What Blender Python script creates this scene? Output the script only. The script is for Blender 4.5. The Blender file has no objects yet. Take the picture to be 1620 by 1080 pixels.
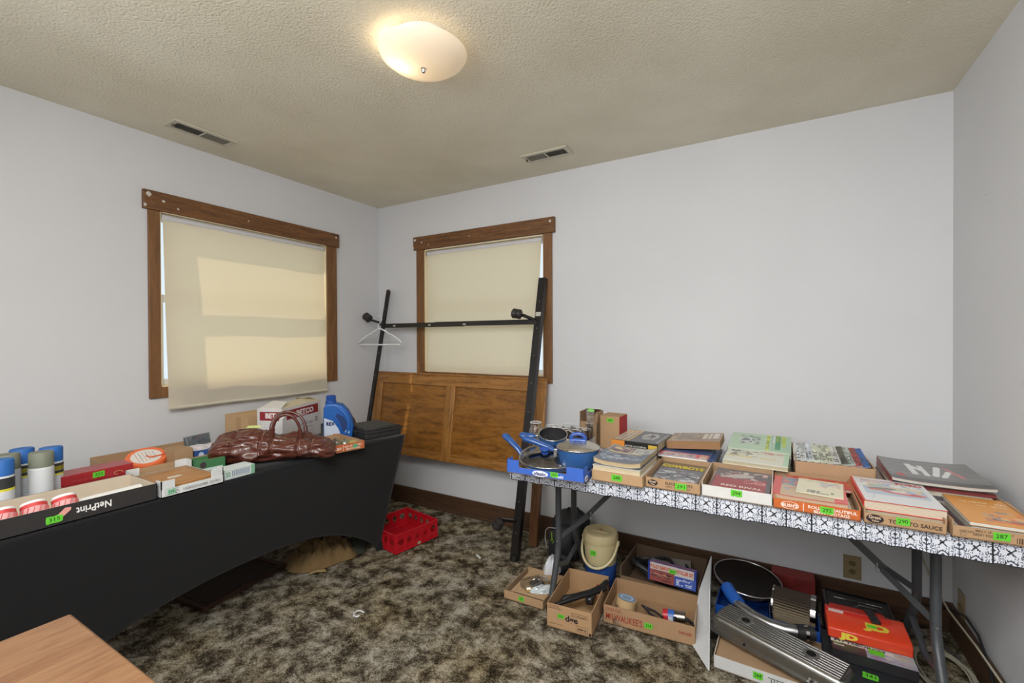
import bpy, math, random
import numpy as np
from mathutils import Vector, Matrix, noise

random.seed(7)
PI = math.pi
SC = bpy.context.scene
COL = SC.collection

# ---------------------------------------------------------------- camera
cam_data = bpy.data.cameras.new('camera')
cam = bpy.data.objects.new('camera', cam_data)
COL.objects.link(cam)
cam_data.sensor_width = 36.0
cam_data.lens = 713.8 * 36 / 1620
cam_data.clip_start = 0.02
_yaw, _pi, _ro = 0.5236, -0.0065, -0.0040
_w = Vector((-math.sin(_yaw) * math.cos(_pi), math.cos(_yaw) * math.cos(_pi), math.sin(_pi)))
_r = Vector((math.cos(_yaw), math.sin(_yaw), 0))
_u = _r.cross(_w)
_r2 = _r * math.cos(_ro) + _u * math.sin(_ro)
_u2 = -_r * math.sin(_ro) + _u * math.cos(_ro)
cam.matrix_world = Matrix(((_r2.x, _u2.x, -_w.x, 2.8997), (_r2.y, _u2.y, -_w.y, -2.7624),
                           (_r2.z, _u2.z, -_w.z, 1.3324), (0, 0, 0, 1)))
SC.camera = cam

# ---------------------------------------------------------------- world, exposure
SC.view_settings.view_transform = 'Standard'
SC.view_settings.look = 'None'
SC.view_settings.gamma = 1
SC.view_settings.use_curve_mapping = False
SC.view_settings.exposure = 0.0
world = bpy.data.worlds.new('sky')
SC.world = world
world.use_nodes = True
wn = world.node_tree.nodes
wn['Background'].inputs[0].default_value = (0.78, 0.88, 1.0, 1)
wn['Background'].inputs[1].default_value = 1.15


def light(kind, name, loc, energy, color=(1, 1, 1), **k):
    d = bpy.data.lights.new(name, kind)
    d.energy = energy
    d.color = color
    o = bpy.data.objects.new(name, d)
    COL.objects.link(o)
    o.location = loc
    tgt = k.pop('aim', None)
    for a, b in k.items():
        setattr(d, a, b)
    if tgt is not None:
        o.rotation_euler = (Vector(tgt) - Vector(loc)).to_track_quat('-Z', 'Y').to_euler()
    return o


# low morning sun falling on the shade of the left window
sun = light('SUN', 'sun', (-4, -3, 5), 7.0, (1.0, 0.9, 0.72), angle=0.009)
sun.rotation_euler = Vector((1.0, 1.2, -1.45)).to_track_quat('-Z', 'Y').to_euler()
# added fill light from behind the camera, placed at an invented window
light('AREA', 'rear_fill_area', (1.55, -3.56, 1.88), 21, (0.93, 0.97, 1.0), shape='RECTANGLE',
      size=1.4, size_y=0.66, aim=(3.3, -0.4, 1.0))
# added area light for flash bounced off the ceiling; no panel hangs there
light('AREA', 'ceiling_flash_bounce', (2.80, -2.90, 2.36), 61, (0.97, 0.985, 1.0), shape='DISK',
      size=1.0, aim=(2.75, -2.2, 0.0))
light('POINT', 'rear_fill_point', (2.15, -2.95, 1.80), 23, (1.0, 0.97, 0.92), shadow_soft_size=0.2)  # added unseen fill for ceiling and side walls; no pendant lamp there
# the burning bulb inside the ceiling bowl
light('POINT', 'ceiling_bulb', (1.700, -1.500, 2.385), 0.75, (1.0, 0.80, 0.56), shadow_soft_size=0.03)


# ---------------------------------------------------------------- helpers
def s2l(c):
    return tuple(((x / 12.92) if x <= 0.04045 else ((x + 0.055) / 1.055) ** 2.4) for x in c[:3])


def rgb(r, g, b):
    return (r / 255, g / 255, b / 255)


class G:
    """collects faces, becomes ONE mesh"""

    def __init__(s, M=None):
        s.v = []; s.f = []; s.c = []; s.m = []; s.M = M or Matrix()

    def add(s, vs, fs, col=(.8, .8, .8), mi=0):
        b = len(s.v)
        s.v += [tuple(s.M @ Vector(p)) for p in vs]
        for f in fs:
            s.f.append([b + i for i in f])
            s.c.append(col); s.m.append(mi)

    def box(s, x0, x1, y0, y1, z0, z1, col=(.8, .8, .8), mi=0):
        s.add([(x0, y0, z0), (x1, y0, z0), (x1, y1, z0), (x0, y1, z0),
               (x0, y0, z1), (x1, y0, z1), (x1, y1, z1), (x0, y1, z1)],
              [(0, 3, 2, 1), (4, 5, 6, 7), (0, 1, 5, 4), (1, 2, 6, 5), (2, 3, 7, 6), (3, 0, 4, 7)], col, mi)

    def bar(s, a, b, w, h, up=(0, 0, 1), col=(.8, .8, .8), mi=0):
        a = Vector(a); b = Vector(b); d = (b - a).normalized()
        u = Vector(up); r = d.cross(u).normalized(); u = r.cross(d).normalized()
        r = r * w / 2; u = u * h / 2
        s.add([a - r - u, a + r - u, a + r + u, a - r + u, b - r - u, b + r - u, b + r + u, b - r + u],
              [(0, 3, 2, 1), (4, 5, 6, 7), (0, 1, 5, 4), (1, 2, 6, 5), (2, 3, 7, 6), (3, 0, 4, 7)][::1], col, mi)

    def ring(s, rings, closed=False, cap=True, col=(.8, .8, .8), mi=0):
        n = len(rings[0]); vs = [p for r in rings for p in r]; fs = []
        k = len(rings)
        for i in range(k if closed else k - 1):
            for j in range(n):
                a = i * n + j; b = i * n + (j + 1) % n
                c = ((i + 1) % k) * n + (j + 1) % n; d = ((i + 1) % k) * n + j
                fs.append((a, b, c, d))
        if cap and not closed:
            fs.append(tuple(reversed(range(n))))
            fs.append(tuple((k - 1) * n + j for j in range(n)))
        s.add(vs, fs, col, mi)

    def tube(s, pts, r, n=10, closed=False, col=(.8, .8, .8), mi=0, flat=1.0):
        P = [Vector(p) for p in pts]; k = len(P)
        R = r if isinstance(r, (list, tuple)) else [r] * k
        up = None; rings = []
        for i in range(k):
            if closed:
                t = (P[(i + 1) % k] - P[i - 1]).normalized()
            else:
                t = (P[min(i + 1, k - 1)] - P[max(i - 1, 0)]).normalized()
            if up is None:
                up = Vector((0, 0, 1)) if abs(t.z) < .9 else Vector((1, 0, 0))
            up = (up - t * up.dot(t)).normalized()
            q = t.cross(up)
            rings.append([P[i] + (q * math.cos(a) + up * math.sin(a) * flat) * R[i]
                          for a in [2 * PI * j / n for j in range(n)]])
        s.ring(rings, closed, True, col, mi)

    def lathe(s, prof, c=(0, 0, 0), n=32, col=(.8, .8, .8), mi=0, sx=1, sy=1, cap=False):
        c = Vector(c)
        rings = [[c + Vector((r * sx * math.cos(2 * PI * j / n), r * sy * math.sin(2 * PI * j / n), z))
                  for j in range(n)] for r, z in prof]
        s.ring(rings, False, cap, col, mi)

    def cyl(s, a, b, r, n=20, col=(.8, .8, .8), mi=0, r2=None):
        s.tube([a, b], [r, r if r2 is None else r2], n, False, col, mi)

    def sheet(s, fn, nu, nv, col=(.8, .8, .8), mi=0, cf=None):
        vs = [fn(i / nu, j / nv) for j in range(nv + 1) for i in range(nu + 1)]
        b = len(s.v); s.v += [tuple(s.M @ Vector(p)) for p in vs]
        for j in range(nv):
            for i in range(nu):
                a = b + j * (nu + 1) + i
                s.f.append([a, a + 1, a + nu + 2, a + nu + 1])
                s.c.append(cf((i + .5) / nu, (j + .5) / nv) if cf else col); s.m.append(mi)

    def prism(s, poly, z0, z1, col=(.8, .8, .8), mi=0, ax=None):
        """poly in 2D extruded; ax = (O,U,V,N) frame"""
        n = len(poly)
        if ax:
            O, U, V, N = [Vector(a) for a in ax]
        else:
            O, U, V, N = Vector(), Vector((1, 0, 0)), Vector((0, 1, 0)), Vector((0, 0, 1))
        vs = [O + U * x + V * y + N * z0 for x, y in poly] + [O + U * x + V * y + N * z1 for x, y in poly]
        s.add(vs, [tuple(reversed(range(n))), tuple(range(n, 2 * n))] +
              [(i, (i + 1) % n, n + (i + 1) % n, n + i) for i in range(n)], col, mi)

    def art(s, cv, O, U, V, mi=0, fn=None):
        """coloured grid from a canvas on the rectangle O, O+U, O+V"""
        O, U, V = Vector(O), Vector(U), Vector(V)
        N = U.cross(V).normalized() * .0004
        h, w, _ = cv.a.shape
        b = len(s.v)
        for j in range(h + 1):
            for i in range(w + 1):
                p = O + U * (i / w) + V * (j / h) + N
                if fn: p = fn(p, i / w, j / h)
                s.v.append(tuple(s.M @ p))
        for j in range(h):
            for i in range(w):
                a = b + j * (w + 1) + i
                s.f.append([a, a + 1, a + w + 2, a + w + 1])
                s.c.append(tuple(cv.a[j, i])); s.m.append(mi)

    def text(s, t, O, U, V, size, col=(.1, .1, .1), mi=0, width=None, bold=0.0, lift=.0008, sq=1.0):
        """lettering; O = lower-left corner, U along the line, V up"""
        O, U, V = Vector(O), Vector(U).normalized(), Vector(V).normalized()
        N = U.cross(V)
        cu = bpy.data.curves.new('t', 'FONT'); cu.body = t; cu.size = 1.0; cu.resolution_u = 2
        cu.offset = bold
        ob = bpy.data.objects.new('t', cu)
        me = ob.to_mesh()
        if not me.vertices:
            return
        xs = [v.co.x for v in me.vertices]; x0 = min(xs); x1 = max(xs)
        k = size / .7
        kx = (width / (x1 - x0)) if width else k * sq
        vs = [O + U * ((v.co.x - x0) * kx) + V * (v.co.y * k) + N * lift for v in me.vertices]
        s.add(vs, [tuple(p.vertices) for p in me.polygons], col, mi)
        ob.to_mesh_clear(); bpy.data.objects.remove(ob); bpy.data.curves.remove(cu)

    def build(s, name, mats, parent=None, smooth=None, bevel=0, seg=2, loc=None, rz=0, sub=0, weld=False):
        me = bpy.data.meshes.new(name)
        me.from_pydata(s.v, [], s.f)
        if not isinstance(mats, (list, tuple)): mats = [mats]
        for m in mats: me.materials.append(m)
        me.polygons.foreach_set('material_index', s.m)
        ca = me.color_attributes.new('Col', 'FLOAT_COLOR', 'CORNER')
        lin = {}
        arr = []
        for f, c in zip(s.f, s.c):
            c = tuple(c)
            if c not in lin: lin[c] = s2l(c) + (1.0,)
            arr.extend(lin[c] * len(f))
        ca.data.foreach_set('color', arr)
        if smooth:
            me.polygons.foreach_set('use_smooth', [True] * len(me.polygons))
            me.set_sharp_from_angle(angle=math.radians(smooth))
        me.update()
        o = bpy.data.objects.new(name, me)
        COL.objects.link(o)
        if parent: o.parent = parent
        if loc is not None: o.location = loc
        o.rotation_euler[2] = rz
        if weld or sub:
            w = o.modifiers.new('w', 'WELD'); w.merge_threshold = .0002
        if bevel:
            b = o.modifiers.new('b', 'BEVEL'); b.width = bevel; b.segments = seg
            b.limit_method = 'ANGLE'; b.angle_limit = .7
            if not smooth:
                me.polygons.foreach_set('use_smooth', [True] * len(me.polygons))
                me.set_sharp_from_angle(angle=math.radians(50))
        if sub:
            b = o.modifiers.new('s', 'SUBSURF'); b.levels = sub; b.render_levels = sub
        return o


def setp(o, label, cat, group=None, kind=None):
    o['label'] = label; o['category'] = cat
    if group: o['group'] = group
    if kind: o['kind'] = kind
    return o


def thing(name, label, cat, loc=(0, 0, 0), rz=0, group=None, rx=0, ry=0):
    o = bpy.data.objects.new(name, None); COL.objects.link(o)
    o.empty_display_size = .05
    o.location = loc; o.rotation_euler = (rx, ry, rz)
    return setp(o, label, cat, group)


def struct(o):
    o['kind'] = 'structure'
    return o


# ---------------------------------------------------------------- materials
def nmat(name):
    m = bpy.data.materials.new(name); m.use_nodes = True
    nt = m.node_tree; b = nt.nodes['Principled BSDF']
    return m, nt, b


def vmat(name, rough=.7, var=.06, vs=40, bump=.0, bs=200, metal=0, spec=.5, coat=0):
    """colour comes from the mesh's own colour attribute, plus slight mottling"""
    m, nt, b = nmat(name)
    at = nt.nodes.new('ShaderNodeVertexColor'); at.layer_name = 'Col'
    tc = nt.nodes.new('ShaderNodeTexCoord')
    nz = nt.nodes.new('ShaderNodeTexNoise'); nz.inputs['Scale'].default_value = vs; nz.inputs['Detail'].default_value = 4
    nt.links.new(tc.outputs['Object'], nz.inputs['Vector'])
    mr = nt.nodes.new('ShaderNodeMapRange'); mr.inputs[3].default_value = 1 - var; mr.inputs[4].default_value = 1 + var
    nt.links.new(nz.outputs['Fac'], mr.inputs[0])
    mx = nt.nodes.new('ShaderNodeMix'); mx.data_type = 'RGBA'; mx.blend_type = 'MULTIPLY'; mx.inputs[0].default_value = 1
    nt.links.new(at.outputs['Color'], mx.inputs[6]); nt.links.new(mr.outputs[0], mx.inputs[7])
    nt.links.new(mx.outputs[2], b.inputs['Base Color'])
    b.inputs['Roughness'].default_value = rough; b.inputs['Metallic'].default_value = metal
    b.inputs['Specular IOR Level'].default_value = spec
    b.inputs['Coat Weight'].default_value = coat
    if bump:
        n2 = nt.nodes.new('ShaderNodeTexNoise'); n2.inputs['Scale'].default_value = bs; n2.inputs['Detail'].default_value = 3
        nt.links.new(tc.outputs['Object'], n2.inputs['Vector'])
        bp = nt.nodes.new('ShaderNodeBump'); bp.inputs['Strength'].default_value = bump; bp.inputs['Distance'].default_value = .002
        nt.links.new(n2.outputs['Fac'], bp.inputs['Height']); nt.links.new(bp.outputs[0], b.inputs['Normal'])
    return m


def ramp(nt, stops, src):
    r = nt.nodes.new('ShaderNodeValToRGB'); e = r.color_ramp.elements
    while len(e) < len(stops): e.new(.5)
    for i, (p, c) in enumerate(stops):
        e[i].position = p; e[i].color = s2l(c) + (1,)
    nt.links.new(src, r.inputs[0])
    return r


def wood(name, dark, light_, grain=(1, 14, 14), rough=.45, scale=6, bump=.15, mid=None):
    m, nt, b = nmat(name)
    tc = nt.nodes.new('ShaderNodeTexCoord'); mp = nt.nodes.new('ShaderNodeMapping')
    mp.inputs['Scale'].default_value = grain
    nt.links.new(tc.outputs['Object'], mp.inputs[0])
    n1 = nt.nodes.new('ShaderNodeTexNoise'); n1.inputs['Scale'].default_value = scale
    n1.inputs['Detail'].default_value = 8; n1.inputs['Roughness'].default_value = .62; n1.inputs['Distortion'].default_value = 1.2
    nt.links.new(mp.outputs[0], n1.inputs['Vector'])
    n2 = nt.nodes.new('ShaderNodeTexNoise'); n2.inputs['Scale'].default_value = scale * 9
    n2.inputs['Detail'].default_value = 3
    nt.links.new(mp.outputs[0], n2.inputs['Vector'])
    ad = nt.nodes.new('ShaderNodeMath'); ad.operation = 'MULTIPLY_ADD'; ad.inputs[1].default_value = .45
    nt.links.new(n2.outputs['Fac'], ad.inputs[0]); nt.links.new(n1.outputs['Fac'], ad.inputs[2])
    st = [(.42, dark), (.82, light_)] if not mid else [(.42, dark), (.6, mid), (.82, light_)]
    r = ramp(nt, st, ad.outputs[0])
    nt.links.new(r.outputs[0], b.inputs['Base Color'])
    b.inputs['Roughness'].default_value = rough
    bp = nt.nodes.new('ShaderNodeBump'); bp.inputs['Strength'].default_value = bump; bp.inputs['Distance'].default_value = .001
    nt.links.new(ad.outputs[0], bp.inputs['Height']); nt.links.new(bp.outputs[0], b.inputs['Normal'])
    return m


M = {}
M['paper'] = vmat('printed_paper', .6, .04, 30)
M['gloss'] = vmat('glossy_cover', .32, .04, 30)
M['card'] = vmat('cardboard', .85, .08, 25, .15, 300)
M['plastic'] = vmat('plastic', .35, .04, 20)
M['matte_plastic'] = vmat('matte_plastic', .6, .08, 30, .1, 300)
M['paint'] = vmat('painted_metal', .35, .12, 60, .1, 200)
M['enamel'] = vmat('enamel', .16, .03, 20, coat=.4)
M['metal'] = vmat('bare_metal', .33, .18, 30, .12, 120, metal=1)
M['chrome'] = vmat('chrome', .1, .06, 20, metal=1)
M['leather'] = vmat('leather', .27, .3, 22, .55, 45, coat=.25)
M['cloth'] = vmat('cloth', .95, .2, 60, .5, 500)
M['rubber'] = vmat('rubber', .5, .1, 30)
M['blk'] = vmat('black_nylon', .7, .25, 50, .3, 400)

# walls
def wallmat(name, c, var=.03):
    m, nt, b = nmat(name)
    tc = nt.nodes.new('ShaderNodeTexCoord')
    n1 = nt.nodes.new('ShaderNodeTexNoise'); n1.inputs['Scale'].default_value = 1.3; n1.inputs['Detail'].default_value = 5
    nt.links.new(tc.outputs['Object'], n1.inputs['Vector'])
    r = ramp(nt, [(.3, tuple(x * (1 - var) for x in c)), (.7, c)], n1.outputs['Fac'])
    # sparse small scuffs
    v = nt.nodes.new('ShaderNodeTexVoronoi'); v.inputs['Scale'].default_value = 4.0
    n3 = nt.nodes.new('ShaderNodeTexNoise'); n3.inputs['Scale'].default_value = 60
    nt.links.new(tc.outputs['Object'], v.inputs['Vector'])
    lt = nt.nodes.new('ShaderNodeMath'); lt.operation = 'LESS_THAN'; lt.inputs[1].default_value = .012
    nt.links.new(v.outputs['Distance'], lt.inputs[0])
    mx = nt.nodes.new('ShaderNodeMix'); mx.data_type = 'RGBA'
    mx.inputs[7].default_value = s2l((.45, .44, .42)) + (1,)
    k = nt.nodes.new('ShaderNodeMath'); k.operation = 'MULTIPLY'; k.inputs[1].default_value = .7
    nt.links.new(lt.outputs[0], k.inputs[0]); nt.links.new(k.outputs[0], mx.inputs[0])
    nt.links.new(r.outputs[0], mx.inputs[6]); nt.links.new(mx.outputs[2], b.inputs['Base Color'])
    b.inputs['Roughness'].default_value = .7
    n2 = nt.nodes.new('ShaderNodeTexNoise'); n2.inputs['Scale'].default_value = 90; n2.inputs['Detail'].default_value = 4
    nt.links.new(tc.outputs['Object'], n2.inputs['Vector'])
    bp = nt.nodes.new('ShaderNodeBump'); bp.inputs['Strength'].default_value = .12; bp.inputs['Distance'].default_value = .002
    nt.links.new(n2.outputs['Fac'], bp.inputs['Height']); nt.links.new(bp.outputs[0], b.inputs['Normal'])
    return m


M['wall'] = wallmat('wall_paint', rgb(213, 213, 215))


def ceilmat():
    m, nt, b = nmat('popcorn_ceiling')
    tc = nt.nodes.new('ShaderNodeTexCoord')
    n1 = nt.nodes.new('ShaderNodeTexNoise'); n1.inputs['Scale'].default_value = 2.2; n1.inputs['Detail'].default_value = 6
    nt.links.new(tc.outputs['Object'], n1.inputs['Vector'])
    r = ramp(nt, [(.3, rgb(216, 209, 188)), (.7, rgb(231, 225, 207))], n1.outputs['Fac'])
    nt.links.new(r.outputs[0], b.inputs['Base Color'])
    b.inputs['Roughness'].default_value = .95
    v = nt.nodes.new('ShaderNodeTexVoronoi'); v.inputs['Scale'].default_value = 110; v.feature = 'SMOOTH_F1'
    n2 = nt.nodes.new('ShaderNodeTexNoise'); n2.inputs['Scale'].default_value = 130; n2.inputs['Detail'].default_value = 3
    nt.links.new(tc.outputs['Object'], v.inputs['Vector']); nt.links.new(tc.outputs['Object'], n2.inputs['Vector'])
    a = nt.nodes.new('ShaderNodeMath'); a.operation = 'SUBTRACT'
    nt.links.new(n2.outputs['Fac'], a.inputs[0]); nt.links.new(v.outputs['Distance'], a.inputs[1])
    bp = nt.nodes.new('ShaderNodeBump'); bp.inputs['Strength'].default_value = .7; bp.inputs['Distance'].default_value = .0035
    nt.links.new(a.outputs[0], bp.inputs['Height']); nt.links.new(bp.outputs[0], b.inputs['Normal'])
    return m


M['ceil'] = ceilmat()


def carpetmat():
    m, nt, b = nmat('shag_carpet')
    tc = nt.nodes.new('ShaderNodeTexCoord')
    def N(scale, det, rough=.6, dist=0, vec=None):
        n = nt.nodes.new('ShaderNodeTexNoise'); n.inputs['Scale'].default_value = scale; n.inputs['Detail'].default_value = det
        n.inputs['Roughness'].default_value = rough; n.inputs['Distortion'].default_value = dist
        nt.links.new(vec or tc.outputs['Object'], n.inputs['Vector']); return n
    big = N(11, 7, .74, .25)
    fine = N(160, 3)
    ad = nt.nodes.new('ShaderNodeMath'); ad.operation = 'MULTIPLY_ADD'; ad.inputs[1].default_value = .42
    nt.links.new(fine.outputs['Fac'], ad.inputs[0]); nt.links.new(big.outputs['Fac'], ad.inputs[2])
    r = ramp(nt, [(.55, rgb(36, 31, 25)), (.645, rgb(82, 73, 59)), (.72, rgb(134, 125, 108)), (.84, rgb(192, 184, 168))], ad.outputs[0])
    hue = N(3, 3)
    r2 = ramp(nt, [(.4, rgb(255, 255, 255)), (.7, rgb(250, 241, 218))], hue.outputs['Fac'])
    mx = nt.nodes.new('ShaderNodeMix'); mx.data_type = 'RGBA'; mx.blend_type = 'MULTIPLY'; mx.inputs[0].default_value = 1
    nt.links.new(r.outputs[0], mx.inputs[6]); nt.links.new(r2.outputs[0], mx.inputs[7])
    nt.links.new(mx.outputs[2], b.inputs['Base Color'])
    b.inputs['Roughness'].default_value = 1; b.inputs['Specular IOR Level'].default_value = .1
    med = N(45, 4)
    a2 = nt.nodes.new('ShaderNodeMath'); a2.operation = 'ADD'
    nt.links.new(fine.outputs['Fac'], a2.inputs[0]); nt.links.new(med.outputs['Fac'], a2.inputs[1])
    bp = nt.nodes.new('ShaderNodeBump'); bp.inputs['Strength'].default_value = 1; bp.inputs['Distance'].default_value = .012
    nt.links.new(a2.outputs[0], bp.inputs['Height']); nt.links.new(bp.outputs[0], b.inputs['Normal'])
    return m


M['carpet'] = carpetmat()
M['trim'] = wood('window_trim_wood', rgb(72, 48, 28), rgb(128, 88, 50), (14, 14, 1), .5, 4, .2, rgb(104, 70, 38))
M['trimh'] = wood('window_head_wood', rgb(60, 38, 22), rgb(122, 82, 46), (14, 1, 14), .5, 4, .2, rgb(90, 58, 30))
M['trimhx'] = wood('window_head_wood_b', rgb(60, 38, 22), rgb(122, 82, 46), (1, 14, 14), .5, 4, .2, rgb(90, 58, 30))
M['base'] = wood('baseboard_wood', rgb(46, 32, 21), rgb(84, 58, 38), (1, 12, 12), .55, 4, .15)
M['oak_h'] = wood('headboard_oak_rail', rgb(84, 54, 24), rgb(164, 114, 58), (1, 10, 10), .35, 4, .12, rgb(126, 84, 38))
M['oak_v'] = wood('headboard_oak_stile', rgb(88, 58, 26), rgb(168, 118, 60), (10, 10, 1), .35, 4, .12, rgb(130, 88, 40))
M['oak_p'] = wood('headboard_oak_panel', rgb(66, 40, 14), rgb(150, 100, 42), (1, 6, 6), .32, 3.2, .12, rgb(112, 72, 28))
M['leg_wood'] = wood('headboard_leg_wood', rgb(58, 38, 22), rgb(112, 74, 44), (10, 10, 1), .45, 4, .12)
M['desk'] = wood('desk_wood', rgb(94, 62, 40), rgb(128, 94, 64), (10, 1, 10), .38, 3, .08, rgb(112, 77, 50))
M['boardwood'] = wood('box_lid_wood', rgb(130, 84, 44), rgb(178, 128, 78), (1, 10, 10), .5, 6)


def simple(name, c, rough=.5, metal=0, **k):
    m, nt, b = nmat(name)
    b.inputs['Base Color'].default_value = s2l(c) + (1,); b.inputs['Roughness'].default_value = rough
    b.inputs['Metallic'].default_value = metal
    tc = nt.nodes.new('ShaderNodeTexCoord'); n = nt.nodes.new('ShaderNodeTexNoise'); n.inputs['Scale'].default_value = 40
    nt.links.new(tc.outputs['Object'], n.inputs['Vector'])
    bp = nt.nodes.new('ShaderNodeBump'); bp.inputs['Strength'].default_value = .05; bp.inputs['Distance'].default_value = .001
    nt.links.new(n.outputs['Fac'], bp.inputs['Height']); nt.links.new(bp.outputs[0], b.inputs['Normal'])
    return m


M['white'] = simple('white_vinyl', rgb(225, 228, 228), .4)


def spandexmat():
    m, nt, b = nmat('black_stretch_cloth')
    b.inputs['Base Color'].default_value = (.0095, .0095, .0105, 1); b.inputs['Roughness'].default_value = .82
    b.inputs['Specular IOR Level'].default_value = .2
    b.inputs['Sheen Weight'].default_value = .12; b.inputs['Sheen Roughness'].default_value = .5
    tc = nt.nodes.new('ShaderNodeTexCoord'); n = nt.nodes.new('ShaderNodeTexNoise'); n.inputs['Scale'].default_value = 600
    nt.links.new(tc.outputs['Object'], n.inputs['Vector'])
    bp = nt.nodes.new('ShaderNodeBump'); bp.inputs['Strength'].default_value = .15; bp.inputs['Distance'].default_value = .001
    nt.links.new(n.outputs['Fac'], bp.inputs['Height']); nt.links.new(bp.outputs[0], b.inputs['Normal'])
    return m


M['spandex'] = spandexmat()


def glassmat(name, tint=(1, 1, 1), ior=1.45, rough=0.02, base=.04, gl=1.0):
    """thin clear glass: mostly transparent, with a fresnel sheen"""
    m, nt, b = nmat(name); nt.nodes.remove(b)
    out = [n for n in nt.nodes if n.type == 'OUTPUT_MATERIAL'][0]
    tr = nt.nodes.new('ShaderNodeBsdfTransparent'); tr.inputs[0].default_value = tint + (1,)
    g = nt.nodes.new('ShaderNodeBsdfGlossy'); g.inputs['Roughness'].default_value = rough
    g.inputs[0].default_value = (gl, gl, gl, 1)
    lw = nt.nodes.new('ShaderNodeLayerWeight'); lw.inputs[0].default_value = .35
    mr = nt.nodes.new('ShaderNodeMapRange'); mr.inputs[3].default_value = base; mr.inputs[4].default_value = .6
    nt.links.new(lw.outputs['Fresnel'], mr.inputs[0])
    mx = nt.nodes.new('ShaderNodeMixShader')
    nt.links.new(mr.outputs[0], mx.inputs[0]); nt.links.new(tr.outputs[0], mx.inputs[1]); nt.links.new(g.outputs[0], mx.inputs[2])
    nt.links.new(mx.outputs[0], out.inputs[0])
    return m


M['pane'] = glassmat('window_glass', (.96, .98, .98))
M['glassware'] = glassmat('clear_glassware', (.965, .97, .97), base=.07)
M['lidglass'] = glassmat('pan_lid_glass', (.55, .55, .58), base=.16)
M['poly'] = glassmat('clear_plastic_bag', (.86, .88, .88), rough=.15, base=.12)


def shademat(name, c):
    m, nt, b = nmat(name)
    out = [n for n in nt.nodes if n.type == 'OUTPUT_MATERIAL'][0]
    b.inputs['Base Color'].default_value = s2l(c) + (1,); b.inputs['Roughness'].default_value = .8
    b.inputs['Specular IOR Level'].default_value = .2
    t = nt.nodes.new('ShaderNodeBsdfTranslucent'); t.inputs[0].default_value = s2l(rgb(250, 226, 180)) + (1,)
    mx = nt.nodes.new('ShaderNodeMixShader'); mx.inputs[0].default_value = .42
    nt.links.new(b.outputs[0], mx.inputs[1]); nt.links.new(t.outputs[0], mx.inputs[2]); nt.links.new(mx.outputs[0], out.inputs[0])
    tc = nt.nodes.new('ShaderNodeTexCoord'); n = nt.nodes.new('ShaderNodeTexNoise'); n.inputs['Scale'].default_value = 5
    nt.links.new(tc.outputs['Object'], n.inputs['Vector'])
    bp = nt.nodes.new('ShaderNodeBump'); bp.inputs['Strength'].default_value = .2; bp.inputs['Distance'].default_value = .01
    nt.links.new(n.outputs['Fac'], bp.inputs['Height']); nt.links.new(bp.outputs[0], b.inputs['Normal'])
    return m


M['shade'] = shademat('vinyl_roller_shade', rgb(226, 222, 206))


def bowlmat():
    m, nt, b = nmat('frosted_glass_bowl')
    out = [n for n in nt.nodes if n.type == 'OUTPUT_MATERIAL'][0]
    b.inputs['Base Color'].default_value = s2l(rgb(236, 226, 210)) + (1,); b.inputs['Roughness'].default_value = .3
    b.inputs['Emission Color'].default_value = (1.0, .84, .66, 1); b.inputs['Emission Strength'].default_value = .07
    t = nt.nodes.new('ShaderNodeBsdfTranslucent'); t.inputs[0].default_value = (.95, .86, .72, 1)
    mx = nt.nodes.new('ShaderNodeMixShader'); mx.inputs[0].default_value = .28
    nt.links.new(b.outputs[0], mx.inputs[1]); nt.links.new(t.outputs[0], mx.inputs[2]); nt.links.new(mx.outputs[0], out.inputs[0])
    return m


M['bowl'] = bowlmat()

# ---------------------------------------------------------------- the room
W, H, D = 3.606, 2.44, -3.62     # room width, height, y of the wall behind the camera
T = .14


def wall_with_holes(name, axis, fixed, a0, a1, holes, outward):
    """wall slab from a0..a1 x 0..H with rectangular holes (b0,b1,z0,z1)"""
    g = G()
    def slab(b0, b1, z0, z1):
        if b1 - b0 < 1e-4 or z1 - z0 < 1e-4: return
        f0, f1 = sorted((fixed, fixed + outward * T))
        if axis == 'x': g.box(f0, f1, b0, b1, z0, z1)
        else: g.box(b0, b1, f0, f1, z0, z1)
    cur = a0
    for (b0, b1, z0, z1) in sorted(holes):
        slab(cur, b0, 0, H); slab(b0, b1, 0, z0); slab(b0, b1, z1, H); cur = b1
    slab(cur, a1, 0, H)
    return struct(g.build(name, M['wall']))


LWIN = (-1.590, -.530, 1.075, 2.036)      # left window opening  (y0,y1,z0,z1)
BWIN = (.512, 1.560, 1.075, 2.036)        # back window opening  (x0,x1,z0,z1)
RWIN = (.80, 2.30, 1.5, 2.25)               # added unseen window behind the camera, opening for the fill light
wall_with_holes('wall_left', 'x', 0, D, 0, [LWIN], -1)
wall_with_holes('wall_back', 'y', 0, -T, W + T, [BWIN], 1)
wall_with_holes('wall_right', 'x', W, D, 0, [], 1)
wall_with_holes('wall_front', 'y', D, -T, W + T, [RWIN], -1)
g = G(); g.box(-T, W + T, D - T, T, H, H + .1); struct(g.build('ceiling', M['ceil']))


def carpet_fn(u, v):
    x = u * W; y = D * v
    z = noise.noise(Vector((x * 28, y * 28, 0))) * .004 + noise.noise(Vector((x * 9, y * 9, 3))) * .003 - .004
    return (x, y, z)


g = G(); g.sheet(lambda u, v: carpet_fn(u, 1 - v), 220, 220)
g.box(-T, W + T, D - T, T, -.1, -.02)
struct(g.build('floor', M['carpet'], smooth=60))

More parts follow.
